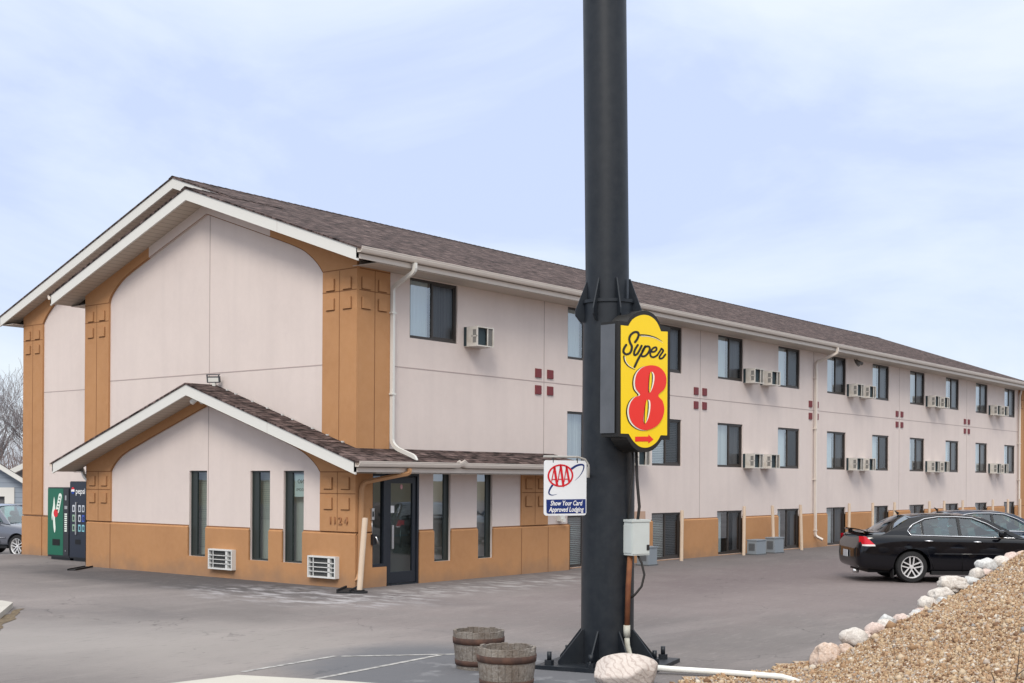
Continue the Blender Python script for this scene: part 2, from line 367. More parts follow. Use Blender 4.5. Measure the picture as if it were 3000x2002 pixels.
    L(noise(110, 4), bp.inputs['Height']); L(bp.outputs[0], b.inputs['Normal'])
    return m
asphalt = asphalt_mat()
xs = [-60, -45] + [x for x in np.arange(-34, 36, 1.0)] + [45, 60, 90, 120]
lot = grid_sheet('parking_lot', xs, [-60, -40] + [y for y in np.arange(-30, 62, 1.0)], 0, asphalt, gh); tag(lot, kind='structure')
dry = mat('dry_ground', (.20, .165, .11), .95, .1, noise=[(.05, .7, (.15, .14, .09)), (2, .5, (.27, .22, .15))])
gnd = grid_sheet('ground', [-900, -200, -60, 0, 60, 200, 900], [-900, -200, -60, 0, 60, 200, 900], -.62, dry); tag(gnd, kind='structure')
# painted bay lines
paint = mat('worn_white_paint', (.40, .39, .37), .8, .2, noise=(9, 1, (.17, .165, .165)))
def line(name, a, b, wd, label):
    a, b = Vector(a), Vector(b); t = (b-a).normalized(); n = Vector((-t.y, t.x))*wd/2
    mb = MB(); mb.add([(*(a+n), .004), (*(a-n), .004), (*(b-n), .004), (*(b+n), .004)], [(0, 1, 2, 3)]); o = mb.build(name, paint)
    o['kind'] = 'structure'; return o
line('painted_line', (-7.94, -6.47), (-6.44, -6.33), .07, '')
line('painted_line', (-6.42, -6.40), (-5.2, -7.45), .07, '')
line('painted_line', (-7.75, -7.42), (-5.52, -7.19), .07, '')
pv = mat('pale_concrete', (.44, .42, .37), .9, .2, noise=[(1.5, .5, (.38, .36, .33)), (30, .25, (.48, .46, .42))], bump=(90, .2))
mb = MB(); poly = [(-8.12, -6.62), (-7.66, -7.74), (-7.3, -8.9), (-7.9, -10.5), (-12, -12), (-12, -6.2)]
mb.plate(poly, [], lambda a, b, t: Vector((a, b, .008-t)), .05, 0); o = mb.build('pavement', pv); tag(o, kind='structure')
# kerb corner with leaf litter at the far left
mb = MB(); poly = [(-7.05, .12), (-6.06, 1.50), (-6.02, 1.9), (-7.2, 3.6), (-9.5, 2.4)]
mb.plate(poly, [], lambda a, b, t: Vector((a, b, .09-t)), .12, 0); o = mb.build('pavement', concrete); tag(o, kind='structure')
litter = mat('leaf_litter', (.13, .10, .07), .95, .1, noise=[(9, .9, (.24, .19, .12)), (30, .6, (.07, .06, .05))], bump=(60, .8))
mb = MB(); poly = catmull([(-6.05, 1.3), (-6.35, .75), (-6.9, .05), (-7.5, -.75), (-7.9, -1.2), (-8.8, -1.0), (-8.4, .3), (-7.1, .3)], 5)
mb.plate([(a+random.uniform(-.05, .05), b+random.uniform(-.05, .05)) for a, b in poly], [], lambda a, b, t: Vector((a, b, .006)), 0); o = mb.build('leaf_litter', litter); tag(o, 'strip of brown leaf litter along the kerb corner', 'leaf litter', kind='stuff')

# ================================================================== HOTEL
hotel = tag(empty('hotel_building'), 'long three-storey pink and tan stucco motel with brown shingle roof', 'building')
SL, ZE = .350, 6.39                    # main roof slope, eave height
S2, Z2 = .325, 2.41                    # lower roof
YF, XG = .27, .27                      # stucco planes: long side, front gable
def FX(x): return lambda a, b, t: Vector((x+t, a, b))       # plane x = const, a = Y, b = Z, depth towards +X
def FY(y): return lambda a, b, t: Vector((a, y+t, b))       # plane y = const
def zroof(Y): return ZE+SL*(Y+.35)
def zlow(Y): return Z2+S2*(Y+.55)
XEND = 41.7
# window table on the long side: left X
WX = [7.11, 10.80, 14.17, 17.80, 21.21, 24.82, 28.21, 31.86, 35.27, 38.92]; WW = 1.44
U0, U1, L0, L1, B0, B1 = 4.93, 6.15, 2.47, 3.70, .02, 1.24
holes = [rect(1.744, 3.195, U0, U1)]
for x in WX: holes += [rect(x, x+WW, U0, U1), rect(x, x+WW, L0, L1), rect(x, x+WW, B0, B1)]
mb = MB()
mb.plate([(.25, -.4), (XEND, -.4), (XEND, 6.3), (.25, 6.3)], holes, FY(YF), .12, 0)
for x in (6.2, 13.2, 20.2, 27.2, 34.2): mb.box(x-.011, x+.011, YF-.003, YF+.02, 1.05, 6.25, 1)
mb.box(1.13, XEND, YF-.004, YF+.02, 4.31, 4.331, 1)
# far end wall and rear wall
mb.plate([(.27, -.4), (14.36, -.4), (14.36, 6.3), (7.3, 8.85), (.27, 6.3)], [], lambda a, b, t: Vector((XEND-t, a, b)), .1, 0)
mb.plate([(1.6, -.7), (XEND, -.7), (XEND, 6.3), (1.6, 6.3)], [], lambda a, b, t: Vector((a, 14.36-t, b)), .1, 0)
mb.build('long_side_wall', [stucco, joint], hotel)
# tan base band on the long side
def band_holes(a0, a1, lst): return [rect(max(a0, p), min(a1, q), -.4, z) for p, q, z in lst]
mb = MB()
def band(mb, x0, x1, y, zt=1.05, z0=-.4):
    mb.box(x0, x1, y, y+.08, z0, zt-.03)
    mb.add([(x0, y, zt-.03), (x1, y, zt-.03), (x1, y+.035, zt), (x0, y+.035, zt), (x0, y+.08, zt), (x1, y+.08, zt)], [(0, 1, 2, 3), (3, 2, 5, 4)])
    mb.box(x0, x1, y+.034, y+.06, zt+.001, zt+.022, 1)
edges = [6.9]+[c for x in WX for c in (x, x+WW)]+[40.8]
for i in range(0, len(edges), 2): band(mb, edges[i], edges[i+1], YF-.04) if edges[i+1] > edges[i] else None
for x in WX: mb.box(x, x+WW, YF-.04, YF+.1, -.4, B0-.003)
mb.build('base_band', [brown, bjoint_shade], hotel)
# ---- red tiles
tile0 = None
for x in (6.2, 13.2, 20.2, 27.2, 34.2):
    for sx in (-1, 1):
        for sz in (-1, 1):
            if tile0 is None:
                mb = MB(); mb.add([(-.11, 0, -.105), (.11, 0, -.105), (.11, 0, .105), (-.11, 0, .105), (-.10, -.03, -.095), (.10, -.03, -.095), (.10, -.03, .095), (-.10, -.03, .095)],
                   [(4, 5, 6, 7), (0, 1, 5, 4), (1, 2, 6, 5), (2, 3, 7, 6), (3, 0, 4, 7)]); o = tile0 = mb.build('wall_tile', redt, hotel)
            else: o = tile0.copy(); COL.objects.link(o)
            o.location = (x+sx*.225, YF-.002, 4.32+sz*.19)
# ---- gable fronts
def gable_front(name, X, Y0, Y1, zt, top, hol, zbase=-.4):
    """stucco plate under a gable; top: list of (Y,Z) from high Y to low Y"""
    mb = MB(); mb.plate([(Y0, zbase), (Y1, zbase)]+top, hol, FX(X), .12, 0); return mb
def block(mb, F, a, b, s=.11, t=.03, m=0):
    mb.plate(rect(a-s, a+s, b-s, b+s), [], lambda p, q, r_: F(p, q, r_-t), t+.004, m)
    # block's shade painted as dark strips at its sides and foot
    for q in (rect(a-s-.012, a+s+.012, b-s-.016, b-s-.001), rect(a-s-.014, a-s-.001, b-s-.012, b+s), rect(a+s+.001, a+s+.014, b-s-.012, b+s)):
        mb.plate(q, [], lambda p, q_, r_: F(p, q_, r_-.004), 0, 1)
def pilaster(name, F, a0, a1, z0, z1, zs, blocks, grooves, th=.06):
    """proud tan panel, F(a, z, depth)"""
    mb = MB(); mb.plate(rect(a0, a1, z0, z1), [], F, th, 0)
    c = (a0+a1)/2; G = lambda p, q, t: F(p, q, t-.003)
    mb.plate(rect(c-.008, c+.008, z0+.02, zs), [], G, 0, 1)
    for g in grooves: mb.plate(rect(a0, a1, g-.009, g+.009), [], G, 0, 1)
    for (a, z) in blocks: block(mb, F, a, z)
    return mb.build(name, [brown, bjoint_shade], hotel)
def arch(name, F, a_in, z_in, line0, line1, rad, a_out, th, m):
    """tan corner piece between pilaster (inner edge a_in) and the rake: outer loop runs to a_out; line: points (a,z) on rake underside"""
    return None
def chev(Yc, zc, s, ov0, ov1, w0, w1):
    pass
def spandrel(name, F, side, a_in, a_out, z_in, zu, pts, material, th=.06):
    """pts: curve from (a_in,z_in) up to the rake frieze; zu(a): underside height"""
    last = pts[-1]
    mb = MB(); mb.plate([(a_out, z_in)]+pts+[(last[0], zu(last[0])), (a_out, zu(a_out))], [], F, th, 0)
    # dark joint along the curve
    C_ = pts; n = len(C_)
    ribbon(mb, C_, .016, F, -.003, 1)
    return mb.build(name, [material, bjoint_shade], hotel)

# upper front gable (plane x = XG stucco, pilaster faces at .22)
YA0, YA1, YC = .25, 9.41, 4.83
def zua(Y): return (zroof(Y) if Y < YC else zroof(2*YC-Y))-.22
top = [(YA1, zua(YA1)+.1), (YC, zua(YC)+.1), (YA0, zua(YA0)+.1)]
mb = gable_front('g', XG, YA0+.02, YA1, 0, top, [])
mb.box(XG-.003, XG+.02, YC-.06-.011, YC-.06+.011, 3.6, 7.75, 1)
mb.box(XG-.004, XG+.02, YA0+.9, YA1-.9, 4.31, 4.331, 1)
mb.plate([(XG, -.4), (1.6, -.4), (1.6, 6.4), (XG, 6.4)], [], lambda a, b, t: Vector((a, YA1-t, b)), .1, 0)
mb.build('front_gable_wall', [stucco, joint], hotel)
bz = [5.86, 5.48]
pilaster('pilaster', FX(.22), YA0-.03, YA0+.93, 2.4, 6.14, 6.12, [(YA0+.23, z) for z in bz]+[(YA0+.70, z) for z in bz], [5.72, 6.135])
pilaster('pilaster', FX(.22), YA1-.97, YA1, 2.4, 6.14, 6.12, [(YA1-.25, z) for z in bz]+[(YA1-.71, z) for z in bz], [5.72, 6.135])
mb = MB(); mb.plate(rect(XG+.01, 1.2, 4, 6.16), [], lambda a, b, t: Vector((a, YA1+.001-t, b)), .05, 0); mb.build('pilaster', [brown, bjoint_shade], hotel)
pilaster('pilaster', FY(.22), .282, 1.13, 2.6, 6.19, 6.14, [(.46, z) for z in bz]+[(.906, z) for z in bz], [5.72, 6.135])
arc_pts = [(1.18, 6.14), (1.30, 6.29), (1.48, 6.45), (1.73, 6.62), (2.05, 6.76), (2.40, 6.89), (2.76, 7.016)]
spandrel('arch_corner', FX(.22), 1, 1.18, .22, 6.14, zua, catmull(arc_pts, 4, False), brown)
spandrel('arch_corner', FX(.22), -1, 2*YC-1.18-.04, YA1, 6.14, zua, catmull([(2*YC-a-(.04 if a < 1.3 else 0), z) for a, z in arc_pts], 4, False), brown)
pinkf = stucco
def frieze(name, X, Yc, zu, a0, a1, h, material, par=hotel):
    mb = MB()
    mb.plate([(a0, zu(a0)-h), (Yc, zu(Yc)-h), (a1, zu(a1)-h), (a1, zu(a1)+.05), (Yc, zu(Yc)+.05), (a0, zu(a0)+.05)], [], FX(X), .06, 0)
    pts = [(a0, zu(a0)-h), (Yc, zu(Yc)-h), (a1, zu(a1)-h)]
    ribbon(mb, pts[:2], .014, FX(X), -.003, 1); ribbon(mb, pts[1:], .014, FX(X), -.003, 1)
    return mb.build(name, [material, bjoint_shade], par)
frieze('frieze_board', .221, YC, zua, 2.76, 2*YC-2.76, .24, stucco)
# big gable behind on the left (plane x = 1.5)
YB1, YM = 14.36, 7.30
def zub(Y): return (zroof(Y) if Y < YM else zroof(2*YM-Y))-.22
mb = gable_front('g', 1.55, 8, YB1, 0, [(YB1, zub(YB1)+.1), (YM, zub(YM)+.1), (4.0, zub(4.0)+.1)], [])
mb.box(1.547, 1.57, 9.4, YB1-.9, 4.31, 4.331, 1)
mb.build('rear_gable_wall', [stucco, joint], hotel)
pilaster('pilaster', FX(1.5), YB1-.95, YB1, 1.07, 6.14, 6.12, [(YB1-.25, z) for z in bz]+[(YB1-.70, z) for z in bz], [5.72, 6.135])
spandrel('arch_corner', FX(1.5), -1, YB1-.95, YB1, 6.14, zub, catmull([(YB1-.95-(a-1.18), z) for a, z in arc_pts], 4, False), brown)
frieze('frieze_board', 1.501, YM, zub, 4.2, YB1-.95-1.58, .24, stucco)
mb = MB(); mb.box(1.485, 1.6, YB1-.96, YB1+.005, -.4, 1.03); mb.box(1.51, 1.6, 9.4, YB1-.961, -.4, 1.03); mb.box(1.505, 1.6, 9.4, YB1, 1.045, 1.065, 1)
mb.build('base_band', [brown, bjoint_shade], hotel)
# far end pilaster on the long side
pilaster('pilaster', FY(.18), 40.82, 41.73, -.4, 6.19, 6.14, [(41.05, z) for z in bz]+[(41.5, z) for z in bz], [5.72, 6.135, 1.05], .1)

# ---- lower front (office) : walls at x = .04 and y = .04
W1 = 8.97; YL = 4.485
SW = [(4.53, 5.13), (2.50, 3.11), (1.49, 2.09)]              # slit windows in the front, Y ranges
SX = [(2.22, 2.75), (3.59, 4.10)]                           # slit windows in the side, X ranges
ZW0, ZW1 = .41, 2.235
def zul(Y): return (zlow(Y) if Y < YL else zlow(2*YL-Y))-.21
mb = MB()
mb.plate([(.04, -.4), (W1, -.4), (W1, zul(W1)+.08), (YL, zul(YL)+.08), (.04, zul(.04)+.08)], [rect(a, b, ZW0, ZW1) for a, b in SW], FX(.04), .14, 0)
mb.box(.037, .06, YL-.011, YL+.011, 1.05, 3.62, 1)
mb.build('office_front_wall', [stucco, joint], hotel)
mb = MB(); mb.plate([(.04, -.4), (6.85, -.4), (6.85, 2.5), (.04, 2.5)], [rect(a, b, ZW0, ZW1) for a, b in SX]+[[(.46, .38), (.85, .38), (.85, -.3), (1.795, -.3), (1.795, 2.215), (.46, 2.215)]], FY(.04), .14, 0)
mb.plate([(.04, -.4), (.3, -.4), (.3, 2.5), (.04, 2.5)], [], lambda a, b, t: Vector((6.85-t, a, b)), .02)
mb.build('office_side_wall', [stucco, joint], hotel)
mb = MB(); mb.plate([(.04, -.4), (.3, -.4), (.3, 2.5), (.04, 2.5)], [], lambda a, b, t: Vector((a, W1-t, b)), .02)
mb.build('office_return_wall', [stucco, joint], hotel)
def bandF(mb, a0, a1, F, zt=1.05, zc=-.4):
    mb.plate(rect(a0, a1, zc, zt-.03), [], F, .045, 0)
    v = [F(a0, zt-.03, 0), F(a1, zt-.03, 0), F(a1, zt, .035), F(a0, zt, .035)]; mb.add(v, [(0, 1, 2, 3)])
    mb.plate(rect(a0, a1, zt+.001, zt+.022), [], lambda p, q, t: F(p, q, .033), 0, 1)
mb = MB(); F = FX(0)
cuts = [0, 1.49, 2.09, 2.50, 3.11, 4.53, 5.13, W1]
for i in range(0, len(cuts), 2): bandF(mb, cuts[i], cuts[i+1], F)
for a, b in SW: mb.plate(rect(a, b, -.4, ZW0), [], F, .045, 0)
for a in (8.0,): mb.plate(rect(a-.012, a+.012, -.4, 1.02), [], lambda p, q, t: Vector((-.003, p, q)), 0, 1)
mb.build('base_band', [brown, bjoint_shade], hotel)
mb = MB(); F = FY(0)
bandF(mb, .047, .46, F); bandF(mb, 1.795, 2.22, F); bandF(mb, 2.75, 3.59, F); bandF(mb, 4.10, 6.88, F)
for a, b in SX: mb.plate(rect(a, b, -.4, ZW0), [], F, .045, 0)
mb.plate(rect(.46, .85, -.4, .38), [], F, .045, 0)
for a in (5.07, 6.04): mb.plate(rect(a-.009, a+.009, -.4, 1.02), [], lambda p, q, t: Vector((p, -.003, q)), 0, 1)
mb.plate(rect(0, .3, -.4, 1.05), [], lambda a, b, t: Vector((6.88-t, a, b)), .02)
mb.build('base_band', [brown, bjoint_shade], hotel)
lz = [2.0, 1.61]
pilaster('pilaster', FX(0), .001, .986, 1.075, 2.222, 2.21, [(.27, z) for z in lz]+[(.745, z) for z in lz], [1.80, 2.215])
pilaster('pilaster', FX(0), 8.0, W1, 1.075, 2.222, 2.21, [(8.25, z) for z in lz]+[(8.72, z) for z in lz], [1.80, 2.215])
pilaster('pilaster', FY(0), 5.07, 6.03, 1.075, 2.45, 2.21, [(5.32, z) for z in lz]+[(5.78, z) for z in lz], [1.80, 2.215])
mb = MB(); mb.plate([(.062, 1.075), (.457, 1.075), (.457, 2.45), (.062, 2.45)], [], FY(0), .05, 0); mb.build('pilaster', [brown], hotel)
arl = [(.986, 2.222), (1.10, 2.35), (1.25, 2.47), (1.42, 2.575), (1.62, 2.67), (1.9, 2.775), (2.2, 2.873)]
spandrel('arch_corner', FX(0), 1, .986, 0, 2.222, zul, catmull(arl, 4, False), brown)
spandrel('arch_corner', FX(0), -1, 8.0, W1, 2.222, zul, catmull([(8.0, 2.222), (7.86, 2.38), (7.60, 2.56), (7.3, 2.69), (7.0, 2.79), (6.75, 2.875), (6.5, 2.962)], 4, False), brown)
frieze('frieze_board', .001, YL, zul, 2.2, 6.5, .22, brown)
for k_, ch_ in enumerate('1124'):
    text_mesh(ch_, .20, lambda a, b, t: Vector((-.014+t, (.67, .55, .40, .24)[k_]-a, 1.275+b)), 'house_number', mat('number_tan', (.33, .155, .07), .6, .4), hotel, sx=1.05, depth=.012, bold=.002)

# ---- roofs
def slab(name, poly, zf, th=.035, parent=hotel, m=None):
    mb = MB(); n = len(poly)
    vs = [Vector((x, y, zf(y)+.015)) for x, y in poly]+[Vector((x, y, zf(y)+.015-th)) for x, y in poly]
    mb.add(vs, [tuple(range(n)), tuple(range(2*n-1, n-1, -1))]+[(i, (i+1) % n, n+(i+1) % n, n+i) for i in range(n)])
    return mb.build(name, m or shingle, parent)
XR0, XR1, XRE = -.35, 1.12, 42.3
zN = lambda Y: zroof(2*YC-Y); zN2 = lambda Y: zroof(2*YM-Y)
slab('roof', [(XR0, -.39), (XRE, -.39), (XRE, YM), (XR1, YM), (XR1, YC), (XR0, YC)], zroof)
slab('roof', [(XR0, YC), (1.6, YC), (1.6, 10.02), (XR0, 10.02)], zN)
slab('roof', [(XR1, YM), (XRE, YM), (XRE, 14.99), (XR1, 14.99)], zN2)
# raised ridge caps
mb = MB()
for x0, x1, yc, zf in ((XR0, XR1+1.2, YC, zroof), (XR1, XRE, YM, zroof)):
    k = x0
    mb = MB()
    while k < x1:
        k2 = min(k+.22, x1)
        mb.add([(k, yc-.14, zf(yc-.14)+.028), (k2, yc-.14, zf(yc-.14)+.020), (k2, yc, zf(yc)+.030), (k, yc, zf(yc)+.038), (k2, yc+.14, zf(yc-.14)+.020), (k, yc+.14, zf(yc-.14)+.028)], [(0, 1, 2, 3), (3, 2, 4, 5)]); k += .22
    mb.build('ridge_cap', shingle, hotel)
def rake(name, X, Yc, zf, Y0, Y1, h, parent=hotel, th=.04, clipY=None, m=white):
    """white chevron fascia; zf: south slope top height"""
    zz = lambda Y: (zf(Y) if Y < Yc else zf(2*Yc-Y))-.02
    a = clipY if clipY is not None else Y0
    mb = MB(); mb.plate([(a, zz(a)-h), (Yc, zz(Yc)-h), (Y1, zz(Y1)-h), (Y1, zz(Y1)), (Yc, zz(Yc)), (a, zz(a))], [], FX(X), th, 0, back=True)
    if clipY is None: mb.plate(rect(1.9, 1.906, zz(1.9)-h, zz(1.9)), [], lambda p, q, t: Vector((X-.002, p, q)), 0, 1)
    return mb.build(name, [m, joint], parent)
rake('fascia', -.33, YC, zroof, -.35, 10.0, .235)
rake('fascia', 1.14, YM, zroof, -.35, 14.95, .235, clipY=4.6)
def rsoffit(X0, X1, Yc, zf, Y0, Y1, d):
    zz = lambda Y: (zf(Y) if Y < Yc else zf(2*Yc-Y))-d; mb = MB()
    for a, b in ((Y0, Yc), (Yc, Y1)): mb.add([(X0, a, zz(a)), (X1, a, zz(a)), (X1, b, zz(b)), (X0, b, zz(b))], [(0, 1, 2, 3)])
    return mb.build('soffit', soffit, hotel)
rsoffit(-.29, XG+.05, YC, zroof, -.33, 9.98, .22)
rsoffit(1.18, 1.58, YM, zroof, 4.4, 14.93, .22)
mb = MB(); mb.box(.2, XRE, -.33, YF+.05, 6.165, 6.175); mb.build('soffit', soffitx, hotel)
mb = MB(); mb.box(.2, 1.5, YA1-.05, 9.98, 6.165, 6.175); mb.build('soffit', soffitx, hotel)
mb = MB(); mb.box(1.18, XRE, YB1-.05, 14.93, 6.165, 6.175); mb.build('soffit', soffitx, hotel)
def gutter_prof(s):   # (y offset outward, z)
    return [(0, 0), (0, .012), (.012*s, .012), (.09*s, .012), (.105*s, .03), (.125*s, .075), (.125*s, .105), (.135*s, .105), (.135*s, .118), (.118*s, .118), (.118*s, .085), (.095*s, .03), (.008*s, .024), (.008*s, .115), (0, .115)]
def eave(x0, x1, y, ztop, s, h=.21, kink=None):
    f = MB(); f.box(x0, x1, min(y, y-.03*s), max(y, y-.03*s), ztop-h, ztop-.02); fo = f.build('fascia', gutm, hotel)
    g = MB(); pr_ = gutter_prof(s)
    stations = [x0, x1] if kink is None else [x0, kink-.5, kink-.12, kink, kink+.12, kink+.6, x1]
    dz = {kink: (.035, .03)} if kink else {}
    n = len(pr_); vs = []
    for xx in stations:
        a, b = dz.get(xx, (0, 0)); vs += [(xx, y+p[0]*(1+b*4)+.0, ztop-.115+p[1]*(1+(.25 if a else 0))+a) for p in pr_]
    fs = [(k*n+i, k*n+(i+1) % n, (k+1)*n+(i+1) % n, (k+1)*n+i) for k in range(len(stations)-1) for i in range(n)]
    g.add(vs, fs); g.add(vs[:n], [tuple(range(n))]); g.add(vs[-n:], [tuple(reversed(range(n)))])
    g.build('gutter', gutm, hotel)
eave(XR0+.02, XRE, -.35, ZE+.0, -1)
eave(XR0+.02, 1.14, 10.0, ZE, 1); eave(1.14, XRE, 14.95, ZE, 1)
# lower roof
XL0, XL1 = -.57, 6.78
zlN = lambda Y: zlow(2*YL-Y)
slab('lower_roof', [(XL0, -.59), (XL1+.1, -.59), (XL1-.25, .24), (XG-.04, .24), (XG-.04, YL), (XL0, YL)], zlow)
slab('lower_roof', [(XL0, YL), (XG-.04, YL), (XG-.04, 9.56), (XL0, 9.56)], zlN)
rake('fascia', -.55, YL, zlow, -.55, 9.52, .225)
mb = MB()
for a, b in ((-.53, YL), (YL, 9.5)):
    zz = lambda Y: (zlow(Y) if Y < YL else zlow(2*YL-Y))-.21
    mb.add([(-.51, a, zz(a)), (.06, a, zz(a)), (.06, b, zz(b)), (-.51, b, zz(b))], [(0, 1, 2, 3)])
mb.build('soffit', soffit, hotel)
mb = MB(); mb.box(.0, 6.84, -.53, .05, 2.19, 2.20); mb.build('soffit', soffitx, hotel)
mb = MB(); mb.box(.0, .3, W1-.05, 9.5, 2.19, 2.20); mb.build('soffit', soffitx, hotel)
eave(XL0+.02, 6.86, -.55, Z2, -1, .20, kink=2.35); eave(XL0+.02, .25, 9.52, Z2, 1, .2)
# grey lapped flashing bits at wall / low roof
mb = MB()
for k in range(9):
    Y = .6+k*.44+random.uniform(-.1, .1); mb.box(.17, .215, Y, Y+.05, zlow(Y)+.02, zlow(Y)+.05)
mb.build('flashing', mat('flashing', (.55, .54, .52), .5, .5), hotel)
# ---- downspouts
def spout(pts, material, name='downspout', r=.043):
    mb = MB(); P = [Vector(p) for p in pts]; Q = [P[0]]
    for i in range(1, len(P)-1):
        a, b, c = P[i-1], P[i], P[i+1]; d1 = (a-b).normalized(); d2 = (c-b).normalized(); q = min(.07, (a-b).length*.4, (c-b).length*.4)
        Q += [b+d1*q, b+(d1+d2)*q*.28, b+d2*q]
    Q.append(P[-1]); mb.tube(Q, r, 4, smooth=False, sx=1.25, sy=1.0)
    for i in range(len(P)-1):
        if abs(P[i].z-P[i+1].z) > 2 and (P[i].xy-P[i+1].xy).length < .2:
            k = P[i].z-.5
            while k > P[i+1].z: mb.box(P[i].x-.06, P[i].x+.06, P[i].y-.05, P[i].y+.08, k-.015, k+.015); k -= 1.6
    return mb.build(name, material, hotel)
spout([(1.14, -.43, 6.28), (1.14, -.43, 6.12), (1.17, .19, 5.86), (1.17, .19, 2.80), (1.18, .06, 2.68), (1.20, -.40, 2.52), (1.20, -.45, 2.38)], white)
spout([(.82, -.62, 2.29), (.82, -.62, 2.20), (.16, -.07, 2.02), (.10, -.06, 1.9), (.07, -.06, .28), (-.06, -.12, .16)], mat('tan_spout', (.42, .23, .115), .6, .3))
spout([(20.42, -.43, 6.28), (20.42, -.43, 6.10), (20.22, .19, 5.84), (20.22, .19, .36), (20.35, .0, .24)], gutm)
spout([(40.75, .12, 6.15), (40.68, .17, 5.9), (40.68, .17, .3), (40.8, .0, .2)], gutm)
spout([(.28, 9.60, 2.28), (.28, 9.50, 2.10), (.24, 9.02, 1.86), (.24, 9.00, .2)], white)

# ---- windows
def window(kind, w_, h_, left_first=True):
    """frame mesh in local coords: x across, z up, y=0 wall face, +y inwards; children: glass_pane, screen_pane, curtain"""
    b = MB(); f = .045
    for x0, x1, z0, z1 in ((0, w_, 0, f+.015), (0, w_, h_-f, h_), (0, f, f+.015, h_-f), (w_-f, w_, f+.015, h_-f)): b.box(x0, x1, .03, .10, z0, z1)
    b.box(w_/2-.025, w_/2+.025, .045, .095, f, h_-f)
    b.box(w_/2, w_-f, .05, .09, f+.015, f+.05); b.box(w_/2, w_-f, .05, .09, h_-f-.03, h_-f); b.box(w_-f-.03, w_-f, .05, .09, f+.05, h_-f-.03)
    # dim room behind
    b.add([(0, .11, 0), (w_, .11, 0), (w_, .11, h_), (0, .11, h_), (0, .9, 0), (w_, .9, 0), (w_, .9, h_), (0, .9, h_)],
          [(4, 5, 6, 7), (0, 1, 5, 4), (3, 2, 6, 7), (0, 4, 7, 3), (1, 5, 6, 2)], 1)
    fr = b.build('window', [bronze, darkroom])
    p = MB(); p.add([(f, .07, f), (w_/2-.02, .07, f), (w_/2-.02, .07, h_-f), (f, .07, h_-f)], [(0, 1, 2, 3)]); p.build('glass_pane', wglass, fr, fix=False)
    p = MB(); p.add([(w_/2, .066, f), (w_-f, .066, f), (w_-f, .066, h_-f), (w_/2, .066, h_-f)], [(0, 1, 2, 3)]); p.build('screen_pane', screen, fr, fix=False)
    p = MB()
    def cloth(x0, x1, z0, m, amp=.018, y=.16):
        n = max(6, int((x1-x0)/.022)); vs = []
        for i in range(n+1):
            x = x0+(x1-x0)*i/n; yy = y+amp*math.sin(i*1.15)+random.uniform(-.004, .004)
            vs += [(x, yy, z0), (x, yy, h_-.02)]
        p.add(vs, [(2*i, 2*i+2, 2*i+3, 2*i+1) for i in range(n)], m, True)
    if kind == 'a': cloth(.05, w_/2-.02, .04, 1, .008); cloth(w_*.55, w_-.05, .04, 0)
    elif kind == 'b': cloth(.05, w_*.95, .04, 0, .014)
    elif kind == 'c': cloth(.05, w_*.34, .04, 1); cloth(w_*.8, w_-.05, .04, 0)
    elif kind == 'd':
        k = .06
        while k < h_-.05: p.add([(.05, .13, k), (w_-.05, .13, k), (w_-.05, .155, k+.03), (.05, .155, k+.03)], [(0, 1, 2, 3)], 0); k += .045
    elif kind == 'e': cloth(.05, w_*.5, .04, 1, .006)
    p.build('curtain', [curt, curt2] if kind != 'd' else [blinds], fr, fix=False)
    return fr
protos = {}
for k in 'abcde': protos[k] = window(k, WW, 1.222)
used = set()
def place_window(kind, x, z, y=YF):
    o = protos[kind]
    if kind in used: o = copy_tree(o)
    used.add(kind); o.parent = hotel; o.location = (x, y, z); return o
place_window('a', 1.744, U0)
pat_u = 'abaeaabaea'; pat_l = 'bdbeaecaba'; pat_b = 'ddccaeccec'
for i, x in enumerate(WX):
    place_window(pat_u[i], x, U0); place_window(pat_l[i], x, L0); place_window(pat_b[i], x, B0+.005)
